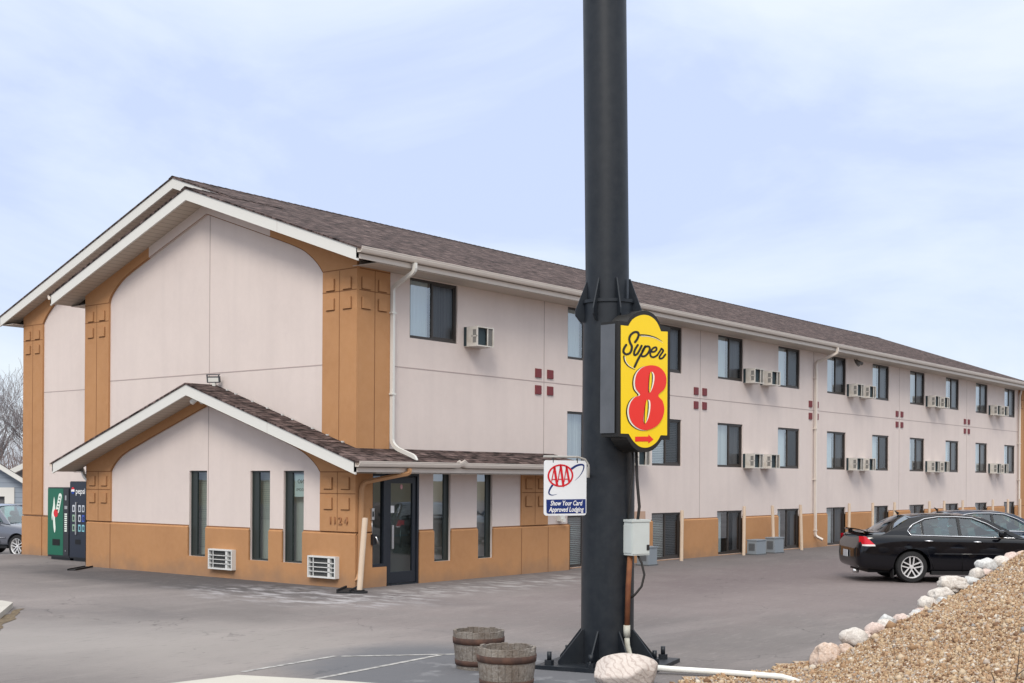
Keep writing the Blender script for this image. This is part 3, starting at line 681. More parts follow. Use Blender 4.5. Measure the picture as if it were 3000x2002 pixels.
# brick-coloured slatted screen in the first basement window is a lowered blind; slit windows of the office
greenf = mat('green_bronze_frame', (.022, .030, .028), .4, .5)
def slit(F, a0, a1, flip):
    """tall fixed light; F(a, z, depth)"""
    b = MB(); w_ = a1-a0; s0, s1 = (a0, a0+.17) if not flip else (a1-.17, a1)
    def bx(p0, p1, q0, q1, t0, t1, m=0):
        vs = [F(p, q, t) for p in (p0, p1) for q in (q0, q1) for t in (t0, t1)]
        b.add(vs, [(0, 1, 3, 2), (4, 6, 7, 5), (0, 4, 5, 1), (2, 3, 7, 6), (0, 2, 6, 4), (1, 5, 7, 3)], m)
    f = .035
    bx(a0, a1, ZW0, ZW0+f, .09, .16); bx(a0, a1, ZW1-f, ZW1, .09, .16); bx(a0, a0+f, ZW0+f, ZW1-f, .09, .16); bx(a1-f, a1, ZW0+f, ZW1-f, .09, .16)
    if not flip: bx(a1-.20, a1-f, ZW0+f, ZW1-f, .10, .15)
    else: bx(a1-.14, a1-f, ZW0+f, ZW1-f, .10, .15)
    fr = b.build('slit_window', [greenf], hotel)
    p = MB(); p.add([F(a0+f, ZW0+f, .12), F(a1-f, ZW0+f, .12), F(a1-f, ZW1-f, .12), F(a0+f, ZW1-f, .12)], [(0, 1, 2, 3)]); p.build('glass_pane', wglass if flip else sglass, fr, fix=False)
    p = MB(); vs = [F(a0-.3, ZW0-.1, .2), F(a1+.3, ZW0-.1, .2), F(a1+.3, ZW1+.1, .2), F(a0-.3, ZW1+.1, .2)]; vs += [F(a0-.3, ZW0-.1, 1.4), F(a1+.3, ZW0-.1, 1.4), F(a1+.3, ZW1+.1, 1.4), F(a0-.3, ZW1+.1, 1.4)]
    p.add(vs, [(4, 5, 6, 7), (0, 1, 5, 4), (3, 2, 6, 7), (0, 4, 7, 3), (1, 5, 6, 2)], 0); p.build('room_wall', mat('room_wall', (.30, .33, .31), .9, .1), fr, fix=False)
    return fr
FR0 = FX(.04); FRY = FY(.04)
sls = [slit(lambda a, b, t: Vector((.0+t, a, b)), a, b_, False) for a, b_ in SW]
for a, b_ in SX: sls.append(slit(lambda a, b, t: Vector((a, .0+t, b)), a, b_, True))
# blinds, a chair back and a notice inside the office windows
p = MB()
k = 1.25
while k < 2.2: p.box(.26, .285, 2.5, 3.1, k, k+.006); k += .04
p.build('blind', blinds, sls[1])
p = MB(); k = .6
while k < 2.2: p.box(.26, .285, 4.5, 5.15, k, k+.006); k += .04
p.build('blind', blinds, sls[0])
p = MB(); p.plate(rect(1.53, 1.88, 1.72, 2.17), [], lambda a, b, t: Vector((.15+t, a, b)), 0); nb = p.build('notice', paper, sls[2])
text_mesh('NO', .12, lambda a, b, t: Vector((.147+t, 1.70+a, 2.02+b)), 'notice_text', mat('ink', (.05, .05, .05), .8, .1), sls[2])
text_mesh('ROOMS', .075, lambda a, b, t: Vector((.147+t, 1.70+a, 1.86+b)), 'notice_text', MATS['ink'], sls[2])
# potted plant leaves behind the third slit
p = MB()
for i in range(260):
    c = Vector((.42+random.uniform(-.12, .12), 1.62+random.gauss(0, .12), .5+random.random()**.7*.75)); s_ = .05
    d1 = Vector((random.uniform(-1, 1), random.uniform(-1, 1), random.uniform(-.3, 1))).normalized()*s_; d2 = d1.cross(Vector((0, 0, 1)))*.5
    p.add([c-d1, c+d2, c+d1, c-d2], [(0, 1, 2, 3)])
o = p.build('potted_plant', mat('plant_leaf', (.03, .09, .035), .6, .3), fix=False); tag(o, 'leafy green plant inside, behind the office window nearest the corner', 'plant')

# ---- entrance door
door_bk = mat('door_frame_blue_black', (.014, .018, .026), .35, .5)
b = MB()
for x0, x1, z0, z1 in ((.85, .90, 0, 2.205), (1.735, 1.79, 0, 2.205), (.46, 1.735, 2.14, 2.205), (.46, .50, .38, 2.14), (.50, .85, .38, .44), (.79, .85, .44, 2.14), (.85, 1.735, -.02, .03)):
    b.box(x0, x1, .03, .13, z0, z1)
dr = b.build('entrance_frame', door_bk, hotel)
b = MB()
for x0, x1, z0, z1 in ((.91, 1.01, .04, 2.12), (1.625, 1.725, .04, 2.12), (1.01, 1.625, .04, .26), (1.01, 1.625, 2.0, 2.12)): b.box(x0, x1, .055, .10, z0, z1)
dl = b.build('door', door_bk, hotel)
p = MB(); p.add([(1.01, .08, .26), (1.625, .08, .26), (1.625, .08, 2.0), (1.01, .08, 2.0)], [(0, 1, 2, 3)]); p.build('glass_pane', dglass, dl, fix=False)
p = MB(); p.box(1.02, 1.075, .025, .045, .72, 1.18); p.box(1.035, 1.06, .045, .06, .76, .80); p.box(1.035, 1.06, .045, .06, 1.10, 1.14); p.build('handle', alu, dl)
p = MB(); p.box(1.57, 1.60, .10, .13, 1.0, 1.06); p.box(1.03, 1.6, .13, .15, .95, .985); p.tube([(1.36, .13, .72), (1.36, .13, 1.12)], .012, 8); p.build('push_bar', alu, dl)
p = MB(); p.add([(1.03, .077, 1.42), (1.13, .077, 1.42), (1.13, .077, 1.56), (1.03, .077, 1.56)], [(0, 1, 2, 3)])
p.build('notice', paper, dl, fix=False)
p = MB(); c_ = [(math.cos(a)*.035+1.33, math.sin(a)*.05+1.93) for a in np.linspace(0, 6.28, 13)[:-1]]
p.plate(c_, [], lambda a, b, t: Vector((a, .076, b)), 0); p.build('sticker', mat('pink_sticker', (.55, .30, .32), .6, .2), dl, fix=False)
p = MB(); p.add([(.50, .08, .44), (.79, .08, .44), (.79, .08, 2.14), (.50, .08, 2.14)], [(0, 1, 2, 3)]); p.build('glass_pane', dglass, dr, fix=False)
p = MB(); vs = [(.3, .2, -.02), (2.0, .2, -.02), (2.0, .2, 2.3), (.3, .2, 2.3), (.3, 2.2, -.02), (2.0, 2.2, -.02), (2.0, 2.2, 2.3), (.3, 2.2, 2.3)]
p.add(vs, [(4, 5, 6, 7), (0, 1, 5, 4), (3, 2, 6, 7), (0, 4, 7, 3), (1, 5, 6, 2)]); p.build('vestibule', mat('vestibule', (.06, .052, .045), .9, .1), dr, fix=False)
p = MB(); p.box(.40, .47, -.04, .0, 1.30, 1.52); p.box(.415, .455, -.045, -.035, 1.36, 1.46, 1); p.tube([(.42, -.02, 1.3), (.42, -.03, 1.0)], .008, 6); p.build('intercom', [alu, black], hotel)
p = MB(); p.box(.41, .50, -.07, .0, .82, 1.02); p.tube([(.46, -.09, .98), (.49, -.10, .90), (.52, -.09, .84)], .016, 8, 1); p.build('wall_phone', [black, alu], hotel)

# ---- air conditioners
def aircon():
    b = MB(); w_, h_, d_ = .55, .42, .37; t_ = .03
    # shell, local: x across, y from 0 (front) to d_ (wall), z up
    b.box(0, w_, 0, d_, h_-.025, h_); b.box(0, w_, 0, d_, 0, .025)
    b.box(0, .012, .16, d_, .025, h_-.025); b.box(w_-.012, w_, 0, d_, .025, h_-.025)
    for z0, z1 in ((.025, .07), (.20, .225), (h_-.07, h_-.025)): b.box(0, .012, 0, .16, z0, z1)
    b.box(0, .012, 0, .03, .07, h_-.07); b.box(0, .012, .13, .16, .07, h_-.07)
    b.box(.01, .02, .02, .14, .05, h_-.05, 2)
    for x0, x1 in ((0.0121, .03), (w_-.03, w_-.0121), (w_*.62, w_*.62+.02)): b.box(x0, x1, 0, .02, .0251, h_-.0251)
    b.box(.0301, w_*.62, .06, .07, .0251, h_-.0251, 1)
    b.box(w_*.62+.02, w_-.0301, .03, .04, .0251, h_-.0251, 2)
    for i in range(5): x = w_*.62+.04+i*.024; b.box(x, x+.008, .012, .03, .0251, h_-.0251, 2)
    b.box(-.006, -.0005, d_-.075, d_-.002, .01, h_-.01, 1)
    return b.build('air_conditioner', [acm, acd, acf])
ac0 = aircon(); first = True
spots = [(3.405, 4.89)]
for i in (0, 2, 4, 6, 8):
    for zb in (4.89, 2.45): spots += [(WX[i]+WW-.02+.02*i, zb), (WX[i]+WW+1.05, zb)]
for i, (x, z) in enumerate(spots):
    o = ac0 if i == 0 else ac0.copy()
    if i: COL.objects.link(o)
    o.parent = hotel; o.location = (x, YF-.37, z)
def frontac():
    b = MB(); w_, h_ = .78, .42   # local x = towards +Y of the wall (drawn right to left), y depth
    b.box(-.11, 0.02, 0, w_, 0, .03); b.box(-.11, 0.02, 0, w_, h_-.03, h_); b.box(-.11, .02, 0, .03, .03, h_-.03); b.box(-.11, .02, w_-.03, w_, .03, h_-.03)
    b.box(-.02, .0, .03, w_-.03, .03, h_-.03, 1)
    for z in (.12, .205, .29): b.box(-.10, -.08, .03, w_-.03, z-.007, z+.007)
    b.box(-.10, -.03, .16, .22, .03, h_-.03); b.box(-.10, -.085, w_-.16, w_-.145, .03, h_-.03)
    for i in range(16): z = .045+i*.021; b.box(-.055, -.03, .22, w_-.03, z, z+.006, 2)
    return b.build('air_conditioner', [alu if False else acw, acd, acf], hotel)
acw = mat('aircon_white', (.62, .62, .60), .5, .4)
o = frontac(); o.location = (0, 3.51, .18)
o2 = o.copy(); COL.objects.link(o2); o2.parent = hotel; o2.location = (0, .43, .17)
# ---- lamps fixed to the building
lampm = mat('lamp_white', (.7, .69, .64), .5, .4)
b = MB(); c0 = Vector((-.28, YL-.12, zul(YL)-.06)); b.lathe([(.0, 0), (.06, 0), (.06, -.04), (0, -.04)], Matrix.Translation(c0+Vector((0, 0, .05))), 12)
for s_ in (-1, 1):
    d = Vector((-.3, .75*s_, -.45)).normalized(); b.tube([c0, c0+d*.08], .015, 8); b.tube([c0+d*.06, c0+d*.09, c0+d*.22, c0+d*.24], [.03, .045, .062, .045], 14)
b.build('floodlight', lampm, hotel)
b = MB(); M = Matrix.Translation((.10, YL-.10, zlow(YL)+.02)) @ Matrix.Rotation(R(30), 4, 'Z') @ Matrix.Rotation(R(-12), 4, 'Y')
M = M @ Matrix.Scale(.68, 4); b.box(-.05, .05, -.20, .20, .05, .24, 0, M); b.box(-.055, -.05, -.17, .17, .08, .21, 1, M); b.box(-.06, -.045, -.21, -.17, .05, .30, 0, M); b.box(-.06, -.045, .17, .21, .05, .30, 0, M); b.box(-.07, .03, -.21, .21, .29, .31, 0, M); b.box(-.05, .05, -.05, .05, -.05, .05, 1, M)
b.build('floodlight', [mat('lamp_grey', (.05, .055, .065), .5, .4), lampm], hotel)
b = MB(); b.tube([(22.9, .1, 6.14), (22.9, .02, 6.02), (22.9, -.08, 5.93)], [.02, .05, .07], 10); b.tube([(23.05, .1, 6.14), (23.1, .02, 6.05), (23.2, -.05, 6.0)], [.02, .05, .06], 10); b.build('floodlight', mat('lamp_dim', (.12, .11, .10), .5, .4), hotel)
b = MB(); b.box(.4, .55, 9.42, 9.62, 5.75, 5.80); b.tube([(.45, 9.52, 5.75), (.42, 9.56, 5.66)], [.10, .05], 10); b.build('floodlight', MATS['lamp_dim'], hotel)
b = MB(); b.box(6.42, 6.58, -.07, .04, 1.14, 1.33); b.box(6.45, 6.55, -.12, -.07, 1.12, 1.2); b.build('hose_box', lampm, hotel)
b = MB(); b.box(1.30, 1.315, -.2, -.2, 0, 0) if False else None
b = MB(); b.box(9.75, 10.35, .17, .24, .45, 1.30); b.box(9.8, 10.3, .15, .17, .95, 1.02, 1); b.build('service_panel', [mat('panel_tan', (.45, .30, .22), .7, .3), lampm], hotel)

# ================================================================== PYLON SIGN
PU, PV = 1.085, 14.2
PC = UV(PU, PV, 0)
pyl = tag(empty('pylon_sign', PC), 'tall black steel pylon carrying a yellow sign with a red number 8', 'sign')
polem = mat('black_painted_steel', (.007, .010, .015), .45, .35, noise=[(1.2, .6, (.010, .014, .020)), (9, .3, (.030, .034, .038))], streak=(.5, (.028, .030, .033)))
rust = mat('rusty_steel', (.16, .055, .028), .8, .3, noise=[(5, .7, (.30, .13, .05)), (20, .4, (.08, .03, .02))])
def loc(o): o.location = -PC*0; return o
b = MB(); b.tube([(0, 0, .03), (0, 0, 4.09)], .297, 48, caps=False); b.tube([-RV*.020+Vector((0, 0, 4.09)), -RV*.16+Vector((0, 0, 13))], .245, 48)
b.build('pole', polem, pyl, sharp=50)
b = MB(); b.tube([(0, 0, 4.07), (0, 0, 4.105)], .315, 48); b.build('flange', polem, pyl, sharp=40)
for k in range(8):   # collar fins
    a = R(8+45*k); ca, sa = math.cos(a), math.sin(a)
    b = MB(); pr_ = [(.243, 4.34), (.243, 4.02), (.297, 3.86), (.34, 3.86), (.40, 3.93), (.40, 3.99), (.262, 4.34)]
    b.plate(pr_, [], lambda p, q, t: Vector((p*ca-(t-.0075)*sa, p*sa+(t-.0075)*ca, q)), .015, back=True); b.build('fin', polem, pyl)
AP = math.atan2(-9.667+8.779, -5.843+5.73)   # a plate edge direction
pr0 = Matrix.Rotation(R(8), 4, 'Z')
b = MB(); b.box(-.63, .66, -.60, .64, .0, .045, 0, Matrix.Rotation(math.atan2(RV.y, RV.x)+R(-24), 4, 'Z')); b.build('base_plate', polem, pyl)
MP = Matrix.Rotation(math.atan2(RV.y, RV.x)+R(-24), 4, 'Z')
for k in range(8):
    a = math.atan2(RV.y, RV.x)+R(-24)+R(45*k); ca, sa = math.cos(a), math.sin(a); L_ = .57 if k % 2 == 0 else .60
    b = MB(); b.plate([(.29, .045), (.29, .42), (.31, .42), (L_, .085), (L_, .045)], [], lambda p, q, t: Vector((p*ca-(t-.008)*sa, p*sa+(t-.008)*ca, q)), .016, back=True); b.build('gusset', polem, pyl)
for k, (x, y) in enumerate([(-.50, -.50), (.50, -.50), (.50, .50), (-.50, .50), (0, -.52), (.52, .12), (-.52, .1), (0.1, .52)]):
    v = MP @ Vector((x, y, 0)); b = MB(); b.tube([(v.x, v.y, .045), (v.x, v.y, .10)], .052, 6, smooth=False); b.tube([(v.x, v.y, .10), (v.x, v.y, .19)], .026, 12); b.build('anchor_bolt', polem, pyl)
# sign cabinet
SD = RV*.72+DV*.694; SN = RV*.694-DV*.72       # along the face / out of the face
SO = UV(1.47, 13.80, 0)-PC
def ZS(x, y):   # tracing -> face coordinates in metres
    u = (x-478)/404; tp = 268+52*u; bt = 1190+20*u; v = (y-tp)/(bt-tp)
    return (-.443+u*.801, 3.757-v*(3.757-2.594))
def FS(a, b_, t): return SO+SD*a+Vector((0, 0, b_))-SN*t
outer = [(457, 232), (535, 240)]+[p for p in catmull([(535, 240), (565, 195), (615, 160), (680, 142), (745, 165), (790, 210), (820, 268)], 4, False)]+[(905, 288), (905, 1246), (842, 1240)]+catmull([(835, 1246), (790, 1305), (740, 1340), (688, 1350), (635, 1340), (585, 1300), (548, 1245)], 4, False)+[(540, 1222), (462, 1216)]
outer = [ZS(*p) for p in outer]
sgb = MB(); sgb.plate(outer, [], lambda a, b_, t: FS(a, b_, t), .24, 0, back=True)
signblk = mat('sign_black', (.010, .009, .008), .5, .4)
cab = sgb.build('sign_cabinet', signblk, pyl)
b = MB(); b.plate([(-.47, 2.58), (.36, 2.58), (.36, 3.79), (-.47, 3.79)], [], lambda a, b_, t: FS(a, b_, .0415+t), .19, 0); b.plate([(-.4905, 2.60), (-.4865, 2.60), (-.4865, 3.77), (-.4905, 3.77)], [], lambda a, b_, t: FS(a, b_, .035+t), .205, 0)
b.build('cabinet_side', mat('sign_side_grey', (.095, .102, .115), .35, .5, noise=(3, .4, (.04, .045, .05))), cab)
face = [(480, 270), (541, 276)]+catmull([(541, 276), (575, 222), (625, 190), (680, 180), (735, 196), (785, 243), (821, 320)], 4, False)+[(880, 323), (880, 1209), (826, 1206)]+catmull([(822, 1210), (790, 1262), (740, 1300), (690, 1312), (640, 1300), (590, 1256), (552, 1196)], 4, False)+[(550, 1193), (485, 1190)]
def layer(name, loops, t, m, par=cab, closed_holes=()):
    b = MB()
    for l in loops: b.plate([ZS(*p) for p in l], [], lambda a, b_, q: FS(a, b_, -t), 0)
    return b.build(name, m, par, fix=False)
yel = mat('sign_yellow', (.86, .60, .005), .38, .4); red = mat('sign_red', (.74, .028, .018), .38, .4); wht = mat('sign_white', (.82, .78, .66), .4, .4)
layer('sign_face', [face], .003, yel)
eight = catmull([(735, 610), (805, 628), (853, 680), (866, 745), (848, 812), (795, 866), (833, 915), (848, 985), (832, 1060), (785, 1125), (700, 1162), (625, 1145), (568, 1090), (546, 1010), (558, 935), (594, 884), (640, 862), (605, 812), (596, 750), (612, 680), (660, 628)], 6)
sh = lambda L, dx, dy: [(x+dx, y+dy) for x, y in L]
layer('number_shadow', [sh(eight, -20, 5)], .006, signblk)
layer('number_edge', [sh(eight, -12, 3)], .009, wht)
layer('number_eight', [eight], .012, red)
s1 = catmull([(738, 666), (757, 690), (758, 740), (744, 800), (722, 842), (708, 826), (708, 770), (718, 700)], 5); s2_ = catmull([(708, 904), (725, 925), (724, 990), (708, 1062), (684, 1105), (668, 1090), (670, 1030), (684, 950)], 5)
layer('number_slot', [s1, s2_], .014, wht)
def shr(L, k, dx): cx = sum(p[0] for p in L)/len(L); return [(cx+(x-cx)*k+dx, y) for x, y in L]
layer('number_slot', [shr(s1, .72, -7), shr(s2_, .72, -7)], .016, signblk)
layer('number_slot', [shr(s1, .42, -9), shr(s2_, .42, -9)], .018, yel)
b = MB()
G_ = lambda a, b_, t: FS(*ZS(a, b_), t)
def st(P, w_): ribbon(b, catmull(P, 6, False), w_, G_, -.006)
def Z5(P): return [((1810+x/5.973-1650)*2.903, (950+y/5.973-860)*2.903) for x, y in P]
st(Z5([(275, 312), (312, 255), (335, 185), (318, 142), (262, 138), (200, 185), (175, 255), (190, 325), (218, 385), (212, 455), (178, 510), (118, 525), (78, 485), (86, 425), (122, 362)]), 19)
st(Z5([(322, 362), (275, 440), (258, 505), (272, 540), (312, 518), (352, 452), (388, 375)]), 18)
st(Z5([(452, 385), (405, 480), (335, 600), (268, 745)]), 19)
st(Z5([(400, 470), (445, 400), (505, 385), (532, 420), (510, 490), (455, 550), (400, 560), (382, 530)]), 17)
st(Z5([(560, 480), (610, 478), (650, 445), (645, 405), (605, 408), (562, 450), (540, 515), (560, 565), (610, 572), (665, 540)]), 16)
st(Z5([(665, 540), (705, 480), (738, 425)]), 15)
st(Z5([(738, 425), (772, 460), (735, 520), (705, 570), (722, 600), (765, 585), (812, 525)]), 16)
ribbon(b, catmull([(640, 352), (700, 354), (770, 372), (830, 405)], 8, False), [11-11*(k/24)**2+1 for k in range(25)], G_, -.006)
ribbon(b, catmull([(505, 532), (512, 575), (545, 620), (600, 648)], 8, False), [11-11*(k/24)**2+1 for k in range(25)], G_, -.006)
b.build('script_lettering', signblk, cab, fix=False)
b = MB()
ribbon(b, catmull([(650, 361), (705, 363), (775, 382), (840, 420)], 8, False), [6-5*(k/24)**2 for k in range(25)], G_, -.005)
ribbon(b, catmull([(514, 540), (522, 578), (552, 616), (600, 640)], 8, False), [6-5*(k/24)**2 for k in range(25)], G_, -.005)
b.build('lettering_edge', wht, cab, fix=False)
layer('arrow', [[(603, 1217), (715, 1217), (715, 1199), (760, 1242), (715, 1276), (715, 1259), (603, 1259)]], .006, red)
# brackets behind the cabinet
b = MB(); b.tube([FS(-.05, 3.82, .30), FS(-.05, 3.95, .30)], .03, 8); b.plate([(-.20, 3.80), (.12, 3.80), (.12, 3.93), (-.20, 3.93)], [], lambda a, b_, t: FS(a, b_, .10+t), .10, back=True); b.build('bracket', polem, pyl)
# electrical cabinet, conduits, cables on the right side of the pole
def L(u, v, z): return UV(u, v, z)-PC
elec = mat('pale_grey_enamel', (.50, .54, .53), .5, .4, noise=(7, .3, (.42, .45, .44)))
ang = math.atan2(RV.y, RV.x)
ec = L(1.362, 13.98, 0); Me = Matrix.Translation(ec) @ Matrix.Rotation(ang+R(34), 4, 'Z')
b = MB(); b.box(-.115, .135, -.10, .10, 1.265, 1.635, 0, Me); b.box(-.125, .145, -.11, .11, 1.635, 1.66, 0, Me); b.box(-.108, .128, -.106, -.1001, 1.28, 1.62, 0, Me); b.box(.09, .125, -.112, -.1061, 1.32, 1.38, 1, Me); b.box(-.121, -.1151, -.09, .085, 1.29, 1.60, 0, Me)
eb = b.build('electrical_box', [elec, black], pyl)
b = MB(); x0, v0 = 1.292, 13.93
b.tube([L(x0+.02, v0, 1.27), L(x0-.0, v0, .9), L(x0-.01, v0, .47)], .030, 12); b.build('conduit', rust, pyl)
b = MB(); b.tube([L(x0-.012, v0, .49), L(x0-.012, v0, .36)], .038, 14); b.tube([L(x0-.012, v0, .37), L(x0-.005, v0, .27), L(x0+.02, v0-.02, .17), L(x0+.08, v0-.06, .08), L(x0+.16, v0-.1, .05)], .030, 12)
b.build('conduit', mat('grey_pvc', (.45, .45, .40), .6, .3, noise=(8, .5, (.36, .33, .26))), pyl)
b = MB(); b.tube([L(1.375, 13.95, 2.45), L(1.385, 13.95, 2.1), L(1.415, 13.97, 1.8), L(1.40, 13.98, 1.66)], .017, 8); b.tube([L(1.33, 13.93, 2.45), L(1.34, 13.93, 2.2), L(1.31, 13.95, 1.9), L(1.29, 13.97, 1.66)], .012, 8)
b.tube([L(1.395, 13.94, 1.27), L(1.44, 13.92, 1.18), L(1.47, 13.92, 1.05), L(1.44, 13.92, .92), L(1.37, 13.93, .83), L(1.33, 13.95, .79)], .013, 8)
b.build('cable', mat('cable_black', (.03, .028, .027), .6, .3), pyl)
# ---- hanging auto-club sign
AD = (RV*.87+DV*.49).normalized(); AN = RV*.49-DV*.87
A0 = UV(.585, 13.735, 0)
hs = tag(empty('hanging_sign', A0), 'small white hanging sign with a red oval emblem and blue banner', 'sign')
def ZA(x, y):
    u = (x-175)/485; tp = 188+20*u; bt = 828+2*u; v = (y-tp)/(bt-tp); return ((u-.5)*.54, 2.305-v*.60)
def FA(a, b_, t): return AD*a+Vector((0, 0, b_))-AN*t
def GA(a, b_, t): return FA(*ZA(a, b_), t)
def rrect(x0, x1, y0, y1, r_, n=5):
    o_ = []
    for cx, cy, a0 in ((x1-r_, y1-r_, 0), (x0+r_, y1-r_, 90), (x0+r_, y0+r_, 180), (x1-r_, y0+r_, 270)):
        for k in range(n+1): a = R(a0+90*k/n); o_.append((cx+r_*math.cos(a), cy+r_*math.sin(a)))
    return o_
b = MB(); b.plate(rrect(-.27, .27, 1.705, 2.305, .03), [], FA, .012, 0, back=True); sp_ = b.build('sign_panel', mat('panel_white', (.70, .72, .74), .4, .4), hs)
navy = mat('navy_vinyl', (.004, .022, .14), .4, .4); crim = mat('crimson_vinyl', (.55, .008, .018), .4, .4)
b = MB(); el = lambda rx, ry: [(357+rx*math.cos(a), 370+ry*math.sin(a)) for a in np.linspace(0, 2*math.pi, 41)[:-1]]
b.plate(el(148, 130), [el(128, 112)], lambda p, q, t: GA(p, q, -.003), 0)
for P, w_ in (([(285, 272), (256, 428)], 11), ([(285, 268), (318, 480)], 26), ([(357, 250), (326, 440)], 11), ([(357, 250), (390, 488)], 26), ([(424, 268), (398, 440)], 11), ([(424, 268), (458, 448)], 24), ([(262, 412), (300, 412)], 10), ([(332, 412), (372, 412)], 10), ([(404, 412), (444, 412)], 10)):
    ribbon(b, P, w_, GA, -.005)
b.build('emblem', crim, sp_, fix=False)
b = MB(); C1 = catmull([(484, 296), (540, 262), (595, 250), (626, 264), (618, 315), (580, 378), (525, 430)], 6, False)
ribbon(b, C1, [24*max(0, 1-(k/(len(C1)-1))**1.4)+1.5 for k in range(len(C1))], GA, -.002)
C2 = catmull([(272, 470), (242, 515), (226, 560), (240, 586), (275, 592), (320, 582)], 6, False)
ribbon(b, C2, [20*max(0, 1-(k/(len(C2)-1))**1.6)+1.5 for k in range(len(C2))], GA, -.002)
b.build('emblem_swoosh', navy, sp_, fix=False)
b = MB(); b.plate([(197, 643), (650, 645), (651, 806), (215, 806), (200, 792)], [], lambda p, q, t: GA(p, q, -.003), 0); b.build('banner', navy, sp_, fix=False)
def TA(cx, cy): 
    c = ZA(cx, cy); return lambda a, b_, t: FA(c[0]+a, c[1]+b_, t)
sgw = mat('lettering_white', (.8, .8, .8), .5, .3)
text_mesh('Show Your Card', .074, TA(424, 690), 'lettering', sgw, sp_, shear=.22, t0=-.005, bold=.0012, sx=.80)
text_mesh('Approved Lodging', .074, TA(424, 762), 'lettering', sgw, sp_, shear=.22, t0=-.005, bold=.0012, sx=.80)
b = MB()
for a in (-.16, .15): b.tube([FA(a, 2.33, .006), FA(a, 2.28, .006)], .009, 6)
b.build('hook', black, hs)
b = MB(); P = [A0-PC+FA(-.28, 2.345, 0), A0-PC+FA(.16, 2.345, 0), A0-PC+FA(.25, 2.32, 0), A0-PC+FA(.295, 2.26, 0), A0-PC+FA(.30, 2.12, 0)]
b.tube(P, .012, 10); b.plate([(.275, 2.12), (.31, 2.12), (.31, 2.24), (.285, 2.24)], [], lambda p, q, t: A0-PC+FA(p, q, t-.004), .02, back=True)
b.tube([A0-PC+FA(.30, 2.14, .01), A0-PC+FA(.36, 2.14, .10)], .016, 8)
b.build('sign_arm', mat('pale_pipe', (.36, .35, .33), .5, .4), pyl)

# ================================================================== BARRELS
wood = stripes(mat('weathered_oak', (.20, .175, .15), .9, .15, noise=[(9, .8, (.11, .09, .075)), (30, .5, (.33, .31, .29))], streak=(.7, (.10, .07, .05)), bump=(60, .6)), 0, 9, 0, (0, 0, 0))
hoop = mat('rusted_hoop', (.055, .032, .026), .8, .3, noise=(9, .6, (.12, .06, .04)))
soil = mat('dark_soil', (.03, .022, .016), .95, .1, noise=(12, .7, (.07, .05, .035)), bump=(40, 1))
def barrel(x, y, Rt, H_, seed, label, notch):
    rnd = random.Random(seed); root = tag(empty('barrel_planter', (x, y, 0), rnd.random()*6), label, 'planter', 'half barrel planters by the pylon')
    prof = lambda z: Rt*(.84+.16*math.sin(min(1, z/H_+.08)*1.45))
    n = 26; b = MB()
    for k in range(n):
        a0, a1 = 2*math.pi*k/n, 2*math.pi*(k+1)/n-.012; top = H_-rnd.uniform(0, .012)-(.035 if k in notch else 0); vs = []
        for z in (0, .1, .2, .3, top):
            for r_, a in ((prof(z), a0), (prof(z), (a0+a1)/2), (prof(z), a1), (prof(z)-.03, a1), (prof(z)-.03, a0)): vs.append((r_*math.cos(a), r_*math.sin(a), z))
        b.add(vs, [(i*5+j, i*5+(j+1) % 5, (i+1)*5+(j+1) % 5, (i+1)*5+j) for i in range(4) for j in range(5)]+[(20, 21, 22, 23, 24)])
    b.build('stave_wall', wood, root)
    for z0, z1 in ((H_*.66, H_*.82), (H_*.10, H_*.24)):
        b = MB(); b.lathe([(prof(z0)+.001, z0), (prof(z0)+.007, z0), (prof((z0+z1)/2)+.008, (z0+z1)/2), (prof(z1)+.007, z1), (prof(z1)+.001, z1)], None, 40); b.build('hoop', hoop, root)
    b = MB(); b.lathe([(0, H_*.62), (prof(.2)*.5, H_*.64), (prof(.2)-.01, H_*.60)], None, 20); b.build('soil', soil, root)
    return root
p1 = UV(-.36, 14.0); p2 = UV(-.043, 12.62)
barrel(p1.x, p1.y, .285, .425, 3, 'weathered half-barrel planter standing behind the other, farther from the bottom edge', (5,))
barrel(p2.x, p2.y, .297, .425, 8, 'weathered half-barrel planter with a notch in its rim, in front of the other', (2, 3, 14))

# ================================================================== ROCKS AND GRAVEL SLOPE
def edge_s(u, v):  # signed distance from the crest line towards the camera side
    return ((u-3.4)*3-(v-14)*3.5)/4.61
def berm(u, v):
    z = .389*(u-3.4)-.08*(v-14)
    z += .03*math.sin(u*1.7+v*.9)*sstep(0, .3, z)
    z = max(z, -.02); z = min(z, 1.25+.25*math.tanh((z-1.25)/.25) if z > 1.25 else z)
    z += 1.9*sstep(8.3, 10.2, u)
    return z*sstep(-.45, .12, edge_s(u, v))+0
def rockmat(name, c1, c2, c3):
    m = mat(name, c1, .9, .2, noise=[(6, .85, c2), (20, .6, c3), (55, .5, tuple(q*.55 for q in c2))], bump=(26, 1.0)); return m
RM = [rockmat('pale_granite', (.60, .56, .51), (.46, .41, .37), (.70, .67, .63)), rockmat('pink_granite', (.60, .49, .44), (.46, .34, .29), (.70, .61, .56)), rockmat('grey_granite', (.58, .58, .57), (.42, .42, .41), (.68, .68, .67)), rockmat('orange_granite', (.58, .46, .38), (.48, .33, .24), (.68, .60, .54))]
